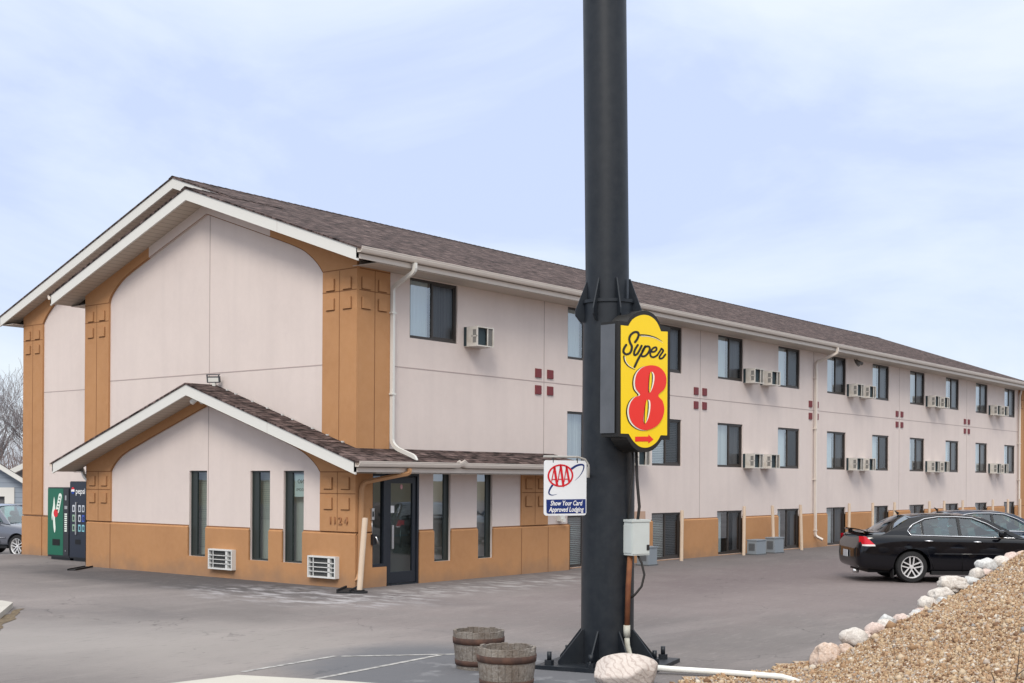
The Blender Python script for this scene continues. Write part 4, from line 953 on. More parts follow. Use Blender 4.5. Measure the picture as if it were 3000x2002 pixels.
def band_rock():
    m = mat('banded_gneiss', (.50, .44, .40), .88, .2, noise=[(4, .6, (.42, .37, .33)), (30, .4, (.60, .55, .51))], bump=(30, .5)); t = m.node_tree; b_ = t.nodes['Principled BSDF']; LN = t.links.new
    tcn = t.nodes.new('ShaderNodeTexCoord'); mpn = t.nodes.new('ShaderNodeMapping'); mpn.inputs['Rotation'].default_value = (.3, .7, .5); LN(tcn.outputs['Object'], mpn.inputs[0])
    wv = t.nodes.new('ShaderNodeTexWave'); wv.inputs['Scale'].default_value = 5.5; wv.inputs['Distortion'].default_value = 9; wv.inputs['Detail'].default_value = 3; wv.inputs['Detail Scale'].default_value = 1.5; LN(mpn.outputs[0], wv.inputs[0])
    r_ = t.nodes.new('ShaderNodeMapRange'); r_.inputs[1].default_value = .72; r_.inputs[2].default_value = .95; r_.inputs[4].default_value = .38; LN(wv.outputs['Fac'], r_.inputs[0])
    x = t.nodes.new('ShaderNodeMix'); x.data_type = 'RGBA'; LN(r_.outputs[0], x.inputs[0]); LN(b_.inputs['Base Color'].links[0].from_socket, x.inputs[6]); x.inputs[7].default_value = (.22, .15, .13, 1); LN(x.outputs[2], b_.inputs['Base Color'])
    return m
from mathutils import noise as MN
def rock(name, c, size, seed, material, label, group=None, rz=0, sub=4, amp=.22):
    bm = bmesh.new(); bmesh.ops.create_icosphere(bm, subdivisions=sub, radius=1); o_ = Vector((seed*7.3, seed*3.1, seed*1.7))
    planes = [Vector((random.Random(seed*13+k).gauss(0, 1), random.Random(seed*17+k).gauss(0, 1), random.Random(seed*19+k).gauss(0, 1))).normalized() for k in range(9)]
    for v in bm.verts:
        n_ = v.co.normalized(); r_ = 1+amp*MN.noise(n_*1.1+o_)+amp*.45*MN.noise(n_*2.7+o_)+amp*.12*MN.noise(n_*8+o_)
        for p in planes:
            d = n_.dot(p)*r_
            if d > .78: r_ *= .78/d*(.88)+.12
        v.co = n_*r_
    me = bpy.data.meshes.new(name); 
    for f in bm.faces: f.smooth = True
    bm.to_mesh(me); bm.free()
    for v in me.vertices: v.co = Vector((v.co.x*size[0], v.co.y*size[1], v.co.z*size[2]))
    me.materials.append(material); o = bpy.data.objects.new(name, me); COL.objects.link(o); o.location = c; o.rotation_euler = (0, 0, rz); tag(o, label, 'boulder', group); return o
c = UV(1.16, 12.75, .10); rock('boulder', c, (.37, .30, .25), 12, band_rock(), 'large pale boulder with dark diagonal bands in front of the black pylon base', rz=ang+.3, sub=5, amp=.10)
BL = [ # px x0, x1, y top, y bottom, material, label
 (2384, 2462, 1872, 1966, 3, 'big pink and orange boulder, lowest of the row at the foot of the gravel slope'),
 (2470, 2524, 1880, 1944, 1, 'cracked pink boulder right beside the lowest orange boulder'),
 (2478, 2550, 1840, 1892, 1, 'flat-topped pale pink boulder just above the cracked pink one'),
 (2552, 2584, 1892, 1921, 0, 'small white stone lying on the gravel right of the cracked pink boulder'),
 (2550, 2588, 1864, 1890, 2, 'small greenish white stone above the white stone on the gravel'),
 (2578, 2624, 1799, 1832, 2, 'round grey boulder sticking out toward the parking lot, low in the row'),
 (2545, 2600, 1826, 1860, 0, 'cream rock between the flat-topped pink boulder and the round grey one'),
 (2620, 2676, 1798, 1838, 0, 'cream rock just right of the round grey boulder'),
 (2672, 2706, 1782, 1808, 2, 'small greenish grey rock in the middle of the boulder row'),
 (2688, 2736, 1757, 1790, 1, 'pinkish rock below the bluish slab, middle of the row'),
 (2732, 2768, 1764, 1797, 1, 'pale pink rock directly under the bluish slab'),
 (2736, 2778, 1748, 1768, 2, 'thin bluish slab wedged under the two biggest pale boulders'),
 (2731, 2792, 1712, 1757, 0, 'tall pale boulder, lower of the two big ones below the black car'),
 (2748, 2828, 1686, 1728, 0, 'biggest pale boulder of the row, topmost in front of the black car wheel'),
 (2788, 2818, 1714, 1738, 3, 'small brown rock tucked behind the biggest pale boulder'),
 (2820, 2858, 1691, 1711, 1, 'low pinkish rock right of the biggest pale boulder'),
 (2834, 2882, 1671, 1698, 2, 'flat bluish grey rock below the big round boulder near the crest'),
 (2866, 2923, 1632, 1678, 2, 'big round white boulder near the top of the row, against the car door'),
 (2916, 2950, 1629, 1653, 0, 'pale rock right of the big round white boulder'),
 (2946, 2982, 1624, 1641, 0, 'low pale rock second from the top end of the row'),
 (2978, 3010, 1612, 1632, 3, 'tan rock at the top end of the row at the right edge')]
for i, (x0, x1, y0, y1, mi, lab) in enumerate(BL):
    xc = (x0+x1)/2; v = 14.0+(xc-2400)/600*3.0+.12; u = (xc-1500)/3688.8*v; hor = 1403.6+.0061*(xc-1500)
    zt, zb = 2.1-(y0-hor)/3688.8*v, 2.1-(y1-hor)/3688.8*v; zb = min(zb, zt-.1)-.06; wd = (x1-x0)/3688.8*v/2*(1.18 if i in (0, 5, 13, 17) else 1.28)
    ro = rock('boulder', UV(u, v, (zt+zb)/2-(0 if i in (0, 5, 13, 17) else .02)), (wd, wd*.85, (zt-zb)/2*1.0), 31+i, RM[mi], lab, 'boulders along the gravel slope', rz=ang, sub=4, amp=.42)
    if i not in (0, 5, 13, 17): ro.matrix_world = Matrix.Translation(ro.location) @ Matrix.Rotation(ang, 4, 'Z') @ Matrix.Rotation(-R(26), 4, 'Y')
FIL = [(2410, 1990, .10, 1), (2452, 1962, .12, 0), (2500, 1932, .09, 1), (2532, 1905, .12, 0), (2508, 1868, .13, 0), (2566, 1846, .10, 1), (2598, 1832, .09, 0), (2606, 1850, .07, 2), (2642, 1820, .10, 1), (2660, 1842, .06, 0), (2690, 1812, .08, 0), (2712, 1796, .09, 1), (2722, 1774, .10, 0), (2750, 1780, .09, 0), (2762, 1758, .07, 2), (2800, 1732, .07, 1), (2812, 1716, .08, 0), (2846, 1706, .08, 2), (2862, 1688, .09, 0), (2892, 1678, .07, 1), (2930, 1650, .09, 0), (2960, 1638, .08, 1), (2556, 1880, .07, 3), (2480, 1905, .08, 3)]
NM_ = ['cream', 'pinkish', 'greyish', 'orange']
for i, (xc, yc, rr_, mi) in enumerate(FIL):
    v = 14.0+(xc-2400)/600*3.0+.05; u = (xc-1500)/3688.8*v; hor = 1403.6+.0061*(xc-1500); z = 2.1-(yc-hor)/3688.8*v
    near = min(BL, key=lambda q: abs((q[0]+q[1])/2-xc)+abs((q[2]+q[3])/2-yc)); hint = near[5].split(',')[0]
    side_ = ('left of' if xc < (near[0]+near[1])/2 else 'right of') if abs(xc-(near[0]+near[1])/2) > 12 else ('above' if yc < (near[2]+near[3])/2 else 'below')
    lab = 'small %s stone %s the %s' % (NM_[mi], side_, ' '.join(hint.split()[:9]))
    rr_ *= 1.35; rock('stone', UV(u, v, z), (rr_, rr_*.9, rr_*.75), 131+i, RM[mi], lab, 'small stones wedged between the boulders', rz=i, sub=3, amp=.45)
# hidden side of the bank: more rocks lower down and further on, glimpsed in window reflections
for i in range(14):
    t_ = i/13; u = 9.2+t_*9; v = 18.8+t_*7.7
    rock('boulder', UV(u-.2, v+.2, .75), (.42, .38, .5), 71+i, RM[i % 4], 'pale boulder of the bank beyond the right edge of the view', 'boulders beyond the right edge', rz=i, sub=3)
# slope surface
gravm = bpy.data.materials.new('tan_gravel'); gravm.use_nodes = True
def gravel_shader(m, island):
    t = m.node_tree; b_ = t.nodes['Principled BSDF']; LN = t.links.new; r_ = t.nodes.new('ShaderNodeValToRGB'); e = r_.color_ramp.elements
    cols = [(0, (0.163, 0.092, 0.052)), (.12, (0.296, 0.185, 0.104)), (.3, (0.370, 0.254, 0.152)), (.45, (0.429, 0.316, 0.200)), (.6, (0.340, 0.216, 0.128)), (.72, (0.459, 0.362, 0.256)), (.84, (0.370, 0.308, 0.256)), (.93, (0.533, 0.477, 0.400)), (.98, (0.266, 0.254, 0.248))]
    e[0].position, e[0].color = 0, (*cols[0][1], 1); e[1].position, e[1].color = cols[1][0], (*cols[1][1], 1)
    for p, c_ in cols[2:]: q = e.new(p); q.color = (*c_, 1)
    r_.color_ramp.interpolation = 'CONSTANT' if island else 'LINEAR'
    if island:
        g = t.nodes.new('ShaderNodeNewGeometry'); LN(g.outputs['Random Per Island'], r_.inputs[0])
    else:
        tcn = t.nodes.new('ShaderNodeTexCoord'); vo = t.nodes.new('ShaderNodeTexVoronoi'); vo.inputs['Scale'].default_value = 45; LN(tcn.outputs['Object'], vo.inputs[0])
        sp2 = t.nodes.new('ShaderNodeSeparateColor'); LN(vo.outputs['Color'], sp2.inputs[0]); LN(sp2.outputs[0], r_.inputs[0])
        bp = t.nodes.new('ShaderNodeBump'); bp.inputs['Strength'].default_value = 1; bp.inputs['Distance'].default_value = .012; bp.invert = True; LN(vo.outputs['Distance'], bp.inputs['Height']); LN(bp.outputs[0], b_.inputs['Normal'])
    LN(r_.outputs[0], b_.inputs['Base Color']); b_.inputs['Roughness'].default_value = .85; b_.inputs['Specular IOR Level'].default_value = .25
gravel_shader(gravm, False)
pebm = bpy.data.materials.new('tan_pebbles'); pebm.use_nodes = True; gravel_shader(pebm, True)
us = list(np.arange(1.7, 9.2, .12))+list(np.arange(9.4, 20, .6)); vs_ = list(np.arange(4, 26, .2))
mb = MB(); idx = {}
def inb(u, v): return edge_s(u, v) > -.62 and u > min(1.75+.1*math.sin(v*5.1)+max(0, v-13.35)*2.6, 2.9)
for j, v in enumerate(vs_):
    for i, u in enumerate(us):
        if inb(u, v): idx[i, j] = len(mb.v); mb.v.append(tuple(UV(u, v, berm(u, v)+.010)))
for (i, j) in list(idx):
    if (i+1, j) in idx and (i, j+1) in idx and (i+1, j+1) in idx: mb.f.append([idx[i, j], idx[i+1, j], idx[i+1, j+1], idx[i, j+1]]); mb.m.append(0); mb.sm.append(True)
o = mb.build('gravel_slope', gravm, fix=False); tag(o, kind='structure')
rng_ = np.random.default_rng(5); NP = 190000
uu = rng_.uniform(1.3, 8.4, NP*2); vv = 7.6+rng_.random(NP*2)**.85*10.6
f_ = uu/vv; es = ((uu-3.4)*3-(vv-14)*3.5)/4.61
lo = np.minimum(1.66+.10*np.sin(vv*5)+.16*rng_.normal(size=NP*2)+np.maximum(0, vv-13.35)*2.6, 2.9)
yb = (2.1-np.clip(.389*(uu-3.4)-.08*(vv-14), 0, 2))/vv
keep = (f_ < .425) & (es > -.35) & (uu > lo) & (yb < .175); uu, vv = uu[keep][:NP], vv[keep][:NP]
n = len(uu); zz = np.array([berm(a, b_) for a, b_ in zip(uu, vv)])
base = np.array([(1, 0, 0), (-1, 0, 0), (0, 1, 0), (0, -1, 0), (0, 0, 1), (0, 0, -1)], float); tri = np.array([(0, 2, 4), (2, 1, 4), (1, 3, 4), (3, 0, 4), (2, 0, 5), (1, 2, 5), (3, 1, 5), (0, 3, 5)])
sz = rng_.lognormal(math.log(.0080), .50, n); q = rng_.normal(size=(n, 4)); q /= np.linalg.norm(q, axis=1)[:, None]
w_, x_, y_, z_ = q.T
RMt = np.stack([1-2*(y_*y_+z_*z_), 2*(x_*y_-z_*w_), 2*(x_*z_+y_*w_), 2*(x_*y_+z_*w_), 1-2*(x_*x_+z_*z_), 2*(y_*z_-x_*w_), 2*(x_*z_-y_*w_), 2*(y_*z_+x_*w_), 1-2*(x_*x_+y_*y_)], 1).reshape(n, 3, 3)
sh_ = rng_.uniform(.6, 1.35, (n, 1, 3)); P = (base[None]*sh_*sz[:, None, None])@RMt.transpose(0, 2, 1)
ctr = np.stack([CAM.x+RV.x*uu+DV.x*vv, CAM.y+RV.y*uu+DV.y*vv, zz+.012+sz*.35], 1); P += ctr[:, None]
me = bpy.data.meshes.new('gravel_pebbles'); me.vertices.add(n*6); me.vertices.foreach_set('co', P.reshape(-1)); F3 = (tri[None]+np.arange(n)[:, None, None]*6).reshape(-1, 3)
me.loops.add(len(F3)*3); me.loops.foreach_set('vertex_index', F3.reshape(-1).astype(np.int32)); me.polygons.add(len(F3)); me.polygons.foreach_set('loop_start', np.arange(len(F3), dtype=np.int32)*3)
me.update(calc_edges=True); me.materials.append(pebm); o = bpy.data.objects.new('gravel', me); COL.objects.link(o); tag(o, 'loose tan gravel covering the slope', 'gravel', kind='stuff')
# bare twigs poking out of the gravel
twig = mat('twig', (.10, .075, .06), .9, .1)
b = MB()
def tw(P, r_): b.tube([UV(*p) for p in P], r_, 6)
ub, vb = 3.93, 9.8; zb = berm(ub, vb)
def pxp(x, y, v): return ((x-1500)/3688.8*v, v, 2.1-(y-1412)/3688.8*v)
tw([pxp(2972, 2010, 9.75), pxp(2982, 1979, 9.75), pxp(2986, 1945, 9.75), pxp(2990, 1900, 9.75)], [.007, .006, .005, .003]); tw([pxp(2982, 1979, 9.75), pxp(2975, 1966, 9.75)], [.004, .002]); tw([pxp(2982, 1979, 9.75), pxp(3002, 1963, 9.75), pxp(3020, 1952, 9.75)], [.006, .004, .003]); tw([pxp(2972, 2010, 9.75), pxp(2968, 2040, 9.75)], .007)
o = b.build('twig_plant', twig, fix=False); tag(o, 'bare forked twig sticking out of the gravel in the bottom right corner', 'twig')
b = MB(); tw([pxp(2907, 1970, 9.75), pxp(2914, 1985, 9.75), pxp(2920, 2010, 9.75), pxp(2922, 2040, 9.75)], [.003, .005, .005, .006]); o = b.build('twig_plant', twig, fix=False); tag(o, 'single dark twig left of the forked twig in the gravel', 'twig')
# white pipe on the ground
b = MB(); P = [UV(1.52, 13.62, .07), UV(1.75, 13.6, .055), UV(2.3, 13.42, .05), UV(2.85, 13.25, .035), UV(3.05, 13.2, -.02)]
b.tube(P, .033, 14); o = b.build('ground_pipe', mat('white_pvc', (.68, .68, .64), .45, .4, noise=(6, .3, (.58, .56, .50)))); tag(o, 'white plastic pipe lying on the ground beside the pylon', 'pipe')

# ================================================================== POSTS, METER BOXES, SPLASH TRAYS
def post(x, y, h_, lean, label, grp='cream posts along the motel wall', r_=.05):
    b = MB(); b.tube([(0, 0, -.05), (lean[0]*.5, lean[1]*.5, h_*.5), (lean[0], lean[1], h_)], r_, 14); b.tube([(lean[0], lean[1], h_), (lean[0], lean[1], h_+.012)], r_*.9, 14)
    o = b.build('guard_post', post_m, sharp=50); o.location = (x, y, 0); tag(o, label, 'post', grp); return o
o = post(-.53, -.66, 1.36, (.10, -.04), 'leaning cream post at the office corner, in front of the downspout', None, .052)
b = MB(); b.tube([(-.53, -.66, -.01), (-.53, -.66, .035)], .155, 24); b.tube([(-.53, -.66, .035), (-.53, -.66, .06)], .10, 20); o = b.build('post_footing', mat('black_rubber', (.02, .02, .022), .8, .2)); tag(o, 'black round foot around the leaning cream post', 'post base')
pxs = [1997.7, 2180, 2268, 2350, 2488, 2557, 2620.8, 2723, 2766.4, 2820.5, 2908.8, 2953.2, 2988.5]
plb = ['cream post beside the first dark sliding window right of the pylon', 'cream post left of the two grey boxes', 'cream post standing in front of the right grey box', 'leaning cream post between the third basement window and the downspout', 'cream post above the trunk of the black car', 'cream post at the rear window of the black car', 'cream post above the roof of the black car, left of the small square window', 'cream post above the roof of the black car, right of the small square window', 'cream post directly left of the second small basement window', 'cream post right of the second small basement window', 'cream post above the blue car, right of its roof middle', 'cream post in front of the last basement window', 'cream post at the far right by the last downspout']
for i, px in enumerate(pxs):
    # intersection of the pixel column with the plane y = -.18
    d = RV*((px-1500)/3688.8)+DV; t = (-.18-CAM.y)/d.y; x = CAM.x+d.x*t
    post(x, -.18, 1.36 if i else 1.30, ((.02 if i not in (2, 3) else -.10), 0), plb[i], r_=.047)
acg = mat('grey_condenser', (.21, .235, .26), .55, .4, noise=(5, .3, (.24, .27, .29)))
def unit(x0, x1, y0, y1, h_, label):
    root = tag(empty('condenser_box', ((x0+x1)/2, (y0+y1)/2, 0)), label, 'utility box', 'grey boxes on the ground by the motel wall')
    hx, hy = (x1-x0)/2, (y1-y0)/2; b = MB(); b.box(-hx, hx, -hy, hy, .03, h_-.03); b.build('housing', acg, root)
    b = MB(); b.box(-hx-.015, hx+.015, -hy-.015, hy+.015, h_-.03, h_); b.build('lid', acg, root)
    b = MB()
    for k in range(9): z = .12+k*(h_-.22)/9; b.box(-hx-.006, -hx, -hy+.05, hy-.05, z, z+.018)
    b.box(-hx-.02, hx+.02, -hy-.02, hy+.02, -.02, .03); b.build('louvre', mat('dark_grey_vent', (.10, .105, .11), .7, .3), root)
unit(15.15, 15.72, -.43, -.14, .43, 'grey metal box on the ground left of the other, between two cream posts')
unit(16.25, 16.82, -.43, -.14, .46, 'grey metal box partly behind the third cream post')
unit(9.25, 9.66, -.62, -.30, .47, 'grey metal box partly hidden behind the pylon, below the electrical box')
b = MB(); M = Matrix.Translation((-.42, -.25, 0)) @ Matrix.Rotation(R(35), 4, 'Z')
b.box(-.42, .42, -.13, .13, 0, .03, 0, M); b.box(-.42, .42, -.13, -.10, .03, .07, 0, M); b.box(-.42, .42, .10, .13, .03, .07, 0, M)
o = b.build('splash_tray', MATS['black_rubber']); tag(o, 'black splash tray under the downspout at the office corner', 'splash tray')
b = MB(); M = Matrix.Translation((-.58, 8.28, 0)) @ Matrix.Rotation(R(37), 4, 'Z'); b.box(-.52, .52, -.10, .10, 0, .02, 0, M); b.box(-.52, .52, -.10, -.08, .02, .04, 0, M); b.box(-.52, .52, .08, .10, .02, .04, 0, M)
o = b.build('splash_tray', MATS['black_rubber']); tag(o, 'black splash tray on the ground at the left office corner', 'splash tray')
# ================================================================== VENDING MACHINES
XV = .78
def vend(name, y0, y1, h_, label, front):
    root = tag(empty(name, (XV, (y0+y1)/2, 0)), label, 'vending machine'); w2 = (y1-y0)/2
    b = MB(); b.box(.02, .74, -w2, w2, .07, h_); b.box(.08, .70, -w2+.06, w2-.06, 0, .07); b.build('body', mat('vending_black', (.016, .018, .024), .4, .5), root)
    front(root, w2, h_); return root
def VF(t0): return lambda a, b_, t: Vector((-t0+t, -a, b_))     # a: to the right as seen, front face at x=0
def vpanel(root, name, loops, t0, m, th=0):
    b = MB()
    for l in loops: b.plate(l, [], VF(t0), th)
    return b.build(name, m, root, fix=bool(th))
def green_front(root, w2, h_):
    g = mat('vending_green', (.004, .115, .065), .3, .5); dk = mat('vending_dark', (.02, .022, .028), .35, .5)
    vpanel(root, 'front_panel', [rrect(-w2+.02, w2*.48, .12, h_-.03, .02)], .0, g, .019); vpanel(root, 'control_panel', [rrect(w2*.50, w2-.01, .12, h_-.03, .01)], .0, dk, .019)
    wv = mat('vending_white', (.72, .78, .70), .4, .4); rd = mat('vending_red', (.60, .02, .03), .4, .4)
    def rot_(l, a, c): return [(c[0]+x*math.cos(a)-y*math.sin(a), c[1]+x*math.sin(a)+y*math.cos(a)) for x, y in l]
    vpanel(root, 'logo', [rot_(rrect(-.075, .075, -.26, .26, .07), R(-18), (.045, 1.42))], .004, wv)
    b = MB()
    for k in range(5):
        c = rot_([(-.03, -.19+k*.085), (.03, -.16+k*.085)], R(-18), (.045, 1.42)); ribbon(b, c, .022, VF(0), -.006)
        c = rot_([(.03, -.20+k*.085), (-.03, -.175+k*.085)], R(-18), (.045, 1.42)); ribbon(b, c, .016, VF(0), -.006)
    b.build('logo_letters', g, root, fix=False)
    vpanel(root, 'logo', [[(-.09+.10*math.cos(a), 1.17+.10*math.sin(a)) for a in np.linspace(0, 6.283, 25)[:-1]]], .006, rd)
    vpanel(root, 'logo', [catmull([(-.17, 1.58), (-.12, 1.30), (-.13, 1.05), (-.10, .78), (-.15, .68), (-.20, .86), (-.22, 1.1), (-.25, .98), (-.28, 1.12), (-.22, 1.35)], 4)], .004, wv)
    vpanel(root, 'delivery_slot', [rrect(-.24, .10, .36, .52, .01)], .004, mat('slot_black', (.008, .008, .009), .5, .3))
    for k in range(9): vpanel(root, 'button', [rrect(w2*.63, w2*.86, .72+k*.052, .755+k*.052, .004)], .006, wv)
    vpanel(root, 'coin_slot', [rrect(w2*.66, w2*.8, 1.50, 1.62, .01), rrect(w2*.62, w2*.88, 1.28, 1.36, .01)], .005, alu)
    vpanel(root, 'lock', [[(w2*.72+.018*math.cos(a), .24+.018*math.sin(a)) for a in np.linspace(0, 6.283, 13)[:-1]]], .005, alu)
def cola_front(root, w2, h_):
    dk = mat('vending_navy', (.012, .018, .034), .3, .5); vpanel(root, 'front_panel', [rrect(-w2+.01, w2-.01, .10, h_-.02, .01)], .0, dk, .019)
    text_mesh('pepsi', .20, lambda a, b_, t: Vector((-.005, -(a+.10), h_-.245+b_)), 'lettering', sgw, root, t0=0, sx=1.0, bold=.002)
    cc = (-.23, h_-.23); ci = lambda a0, a1: [(cc[0]+.075*math.cos(a), cc[1]+.085*math.sin(a)) for a in np.linspace(a0, a1, 16)]
    vpanel(root, 'logo', [ci(.35, 2.9)], .004, MATS['vending_red']); vpanel(root, 'logo', [ci(3.5, 5.9)], .004, mat('vending_blue', (.01, .05, .30), .4, .4))
    vpanel(root, 'logo', [[(cc[0]-.073, cc[1]+.02), (cc[0], cc[1]+.03), (cc[0]+.070, cc[1]+.028), (cc[0]+.069, cc[1]-.03), (cc[0]-.0, cc[1]-.02), (cc[0]-.070, cc[1]-.03)]], .005, sgw)
    pl = [mat('drink_white', (.55, .58, .62), .4, .4), mat('drink_green', (.28, .42, .30), .4, .4), mat('drink_blue', (.06, .12, .5), .4, .4), mat('drink_cyan', (.25, .55, .62), .4, .4)]
    for r_, z in enumerate((1.22, .98, .74)):
        for c_, a in enumerate((-.20, .06, .22)):
            m = pl[[0, 0, 0, 1, 0, 2, 1, 3, 3][r_*3+c_]]; vpanel(root, 'selection_tile', [rrect(a-.05, a+.06, z, z+.17, .01)], .004, m)
            vpanel(root, 'selection_print', [rrect(a-.02, a+.035, z+.03, z+.13, .008)], .006, dk)
    vpanel(root, 'handle', [rrect(-.09, -.045, .66, 1.46, .01)], .03, alu, .03)
    vpanel(root, 'delivery_slot', [rrect(-.12, .12, .42, .54, .01)], .004, MATS['slot_black'])
vend('vending_machine', 10.96, 11.93, 1.82, 'green vending machine with a red and white logo against the side wall', green_front)
vend('vending_machine', 10.17, 10.92, 1.975, 'tall dark blue drinks machine with white lettering beside the green one', cola_front)

# ================================================================== CARS
tyre_m = mat('tyre', (.022, .022, .023), .8, .25); rim_m = mat('alloy_rim', (.72, .72, .72), .35, .5, metal=.35); chrome = mat('chrome', (.75, .76, .78), .12, .5, metal=1)
lamp_r = mat('tail_red', (.55, .008, .02), .15, .6); lamp_w = mat('lamp_clear', (.75, .73, .72), .15, .6); trimb = mat('trim_black', (.012, .012, .013), .6, .3); seatm = mat('seat_grey', (.16, .165, .17), .85, .2)
def wheel(parent, x, y, R_, side, spokes=9):
    root_ = MB(); wd = .11
    prof = [(R_*.66, -wd), (R_*.93, -wd*.95), (R_, -wd*.6), (R_, wd*.6), (R_*.93, wd*.95), (R_*.72, wd), (R_*.70, wd*.8), (R_*.66, wd*.6)]
    M = Matrix.Translation((x, y, R_)) @ Matrix.Rotation(R(90)*side, 4, 'X')     # local +z -> outwards
    M = Matrix.Translation((x, y, R_)) @ Matrix(((1, 0, 0, 0), (0, 0, side, 0), (0, -side, 0, 0), (0, 0, 0, 1))).inverted()
    M = Matrix.Translation((x, y, R_)) @ Matrix(((1, 0, 0, 0), (0, 0, side, 0), (0, 1, 0, 0), (0, 0, 0, 1)))
    root_.lathe(prof, M, 40); t_ = root_.build('wheel', tyre_m, parent, sharp=50)
    b = MB(); rr = R_*.71
    b.lathe([(rr*.97, .02), (rr*.97, wd*.85), (rr, wd*.9), (rr*.95, wd*.92), (rr*.90, wd*.78), (rr*.90, .0)], M, 40)
    b.lathe([(0, wd*.72), (rr*.16, wd*.72), (rr*.2, wd*.6), (rr*.2, .02)], M, 20)
    for k in range(5):
        for s_ in (-1, 1):
            a = 2*math.pi*k/5+.3; ca, sa = math.cos(a), math.sin(a); off = s_*rr*.13
            def P_(r_, o_, h_): return M @ Vector((r_*ca-o_*sa, r_*sa+o_*ca, h_))
            w0 = rr*.055
            vs = [P_(rr*.14, off-w0, wd*.62), P_(rr*.14, off+w0, wd*.62), P_(rr*.93, off*1.55+w0, wd*.80), P_(rr*.93, off*1.55-w0, wd*.80)]
            vs += [P_(rr*.14, off-w0, wd*.35), P_(rr*.14, off+w0, wd*.35), P_(rr*.93, off*1.55+w0, wd*.5), P_(rr*.93, off*1.55-w0, wd*.5)]
            b.add(vs, [(0, 1, 2, 3), (0, 4, 5, 1), (1, 5, 6, 2), (2, 6, 7, 3), (3, 7, 4, 0)])
    b.build('rim', rim_m, t_, sharp=40)
    b = MB(); b.lathe([(0, .01), (rr*.95, .01)], M, 30); b.build('brake', trimb, t_)
def make_car(S_):
    """x: 0 at the rear bumper to length at the nose, y lateral, z up; sides get holes by boolean"""
    root = tag(empty('parked_car', S_['loc'], S_['rz']), S_['label'], 'car', S_.get('group')); paintm = S_['paint']
    st_ = S_['stations']; W_ = S_['W']; rows = []; b = MB()
    for (x, zb, zs, zt, w_) in st_:   # bottom, shoulder, deck centre, half width
        hw = W_*w_; zm = zb+(zs-zb)*.45
        half = [(0, zb), (hw*.80, zb), (hw*.94, zb+.03), (hw*.985, zb+.12), (hw, zm), (hw*.992, zs-.16), (hw*.955, zs-.03), (hw*.90, zs+.006), (hw*.80, zs+(zt-zs)*.55), (hw*.5, zs+(zt-zs)*.92), (0, zt)]
        rows.append([Vector((x, y, z)) for y, z in half]+[Vector((x, -y, z)) for y, z in half[-2:0:-1]])
    n = len(rows[0]); vs = [v for r_ in rows for v in r_]
    b.add(vs, [(i*n+k, i*n+(k+1) % n, (i+1)*n+(k+1) % n, (i+1)*n+k) for i in range(len(rows)-1) for k in range(n)]+[tuple(range(n)), tuple(range((len(rows)-1)*n, len(rows)*n))], 0, True)
    body = b.build('body', [paintm, trimb], root)
    ms = body.modifiers.new('s', 'SUBSURF'); ms.levels = 2; ms.render_levels = 2
    cuts = []
    for wx in S_['wheels']:
        for sd_ in (-1, 1):
            c_ = MB(); c_.tube([(wx, sd_*W_*1.2, S_['wr']+.005), (wx, sd_*(W_-.28), S_['wr']+.005)], S_['wr']+.055, 36); co = c_.build('cut', [trimb]); co.parent = root; cuts.append(co)
            md = body.modifiers.new('b', 'BOOLEAN'); md.object = co; md.operation = 'DIFFERENCE'; md.solver = S_.get('solver', 'EXACT') 
    bpy.context.view_layer.update(); dg = bpy.context.evaluated_depsgraph_get(); me = bpy.data.meshes.new_from_object(body.evaluated_get(dg)); body.modifiers.clear(); body.data = me
    for c_ in cuts: bpy.data.objects.remove(c_)
    me.materials.clear(); me.materials.append(paintm); me.materials.append(trimb)
    me.polygons.foreach_set('use_smooth', [True]*len(me.polygons)); me.set_sharp_from_angle(angle=R(38))
    for p in me.polygons:   # dark wheel housings and floor
        c_ = p.center; p.material_index = 0
        for wx in S_['wheels']:
            if math.hypot(c_.x-wx, c_.z-S_['wr']) < S_['wr']+.052 and abs(c_.y) < W_*.97: p.material_index = 1
    # greenhouse
    zb_, zr = S_['belt'], S_['zroof']; hb, hr = W_*.90, W_*.66
    def GS(x, z, side, dep=0):
        t = (z-zb_)/(zr-zb_); return Vector((x, side*(hb+(hr-hb)*t-.04*math.sin(min(max(t, 0), 1)*math.pi)*-.6-dep), z))
    for sd_ in (-1, 1):
        b = MB(); b.plate(S_['side'], S_['dlo'], lambda p, q, t: GS(p, q, sd_, t), .035, 0, back=True); b.build('side_frame', paintm, root)
        for k, l in enumerate(S_['dlo']):
            b = MB(); b.plate(l, [], lambda p, q, t: GS(p, q, sd_, .014), 0); b.build('side_window', cglass, root)
        if S_.get('chrome'):
            b = MB(); P = [GS(p, q, sd_, -.004) for p, q in S_['chrome']]; b.tube(P+[P[0]], .011, 6); b.build('window_trim', chrome, root)
        for l in S_.get('bpillar', []):
            b = MB(); b.plate(l, [], lambda p, q, t: GS(p, q, sd_, -.003), 0); b.build('pillar_trim', mat('gloss_black', (.008, .008, .009), .2, .5), root)
    # roof, front and rear glass
    rp = S_['roof']; b = MB(); ny = 10; vs = []     # roof points (x, z) rear->front along the rail
    for (x, z) in rp:
        for j in range(ny+1):
            s_ = -1+2*j/ny; t = (z-zb_)/(zr-zb_); yw = hb+(hr-hb)*t+.0; vs.append((x, s_*yw, z+.035*(1-s_*s_)+(.0)))
    b.add(vs, [(i*(ny+1)+j, i*(ny+1)+j+1, (i+1)*(ny+1)+j+1, (i+1)*(ny+1)+j) for i in range(len(rp)-1) for j in range(ny)], 0, True); b.build('roof', paintm, root)
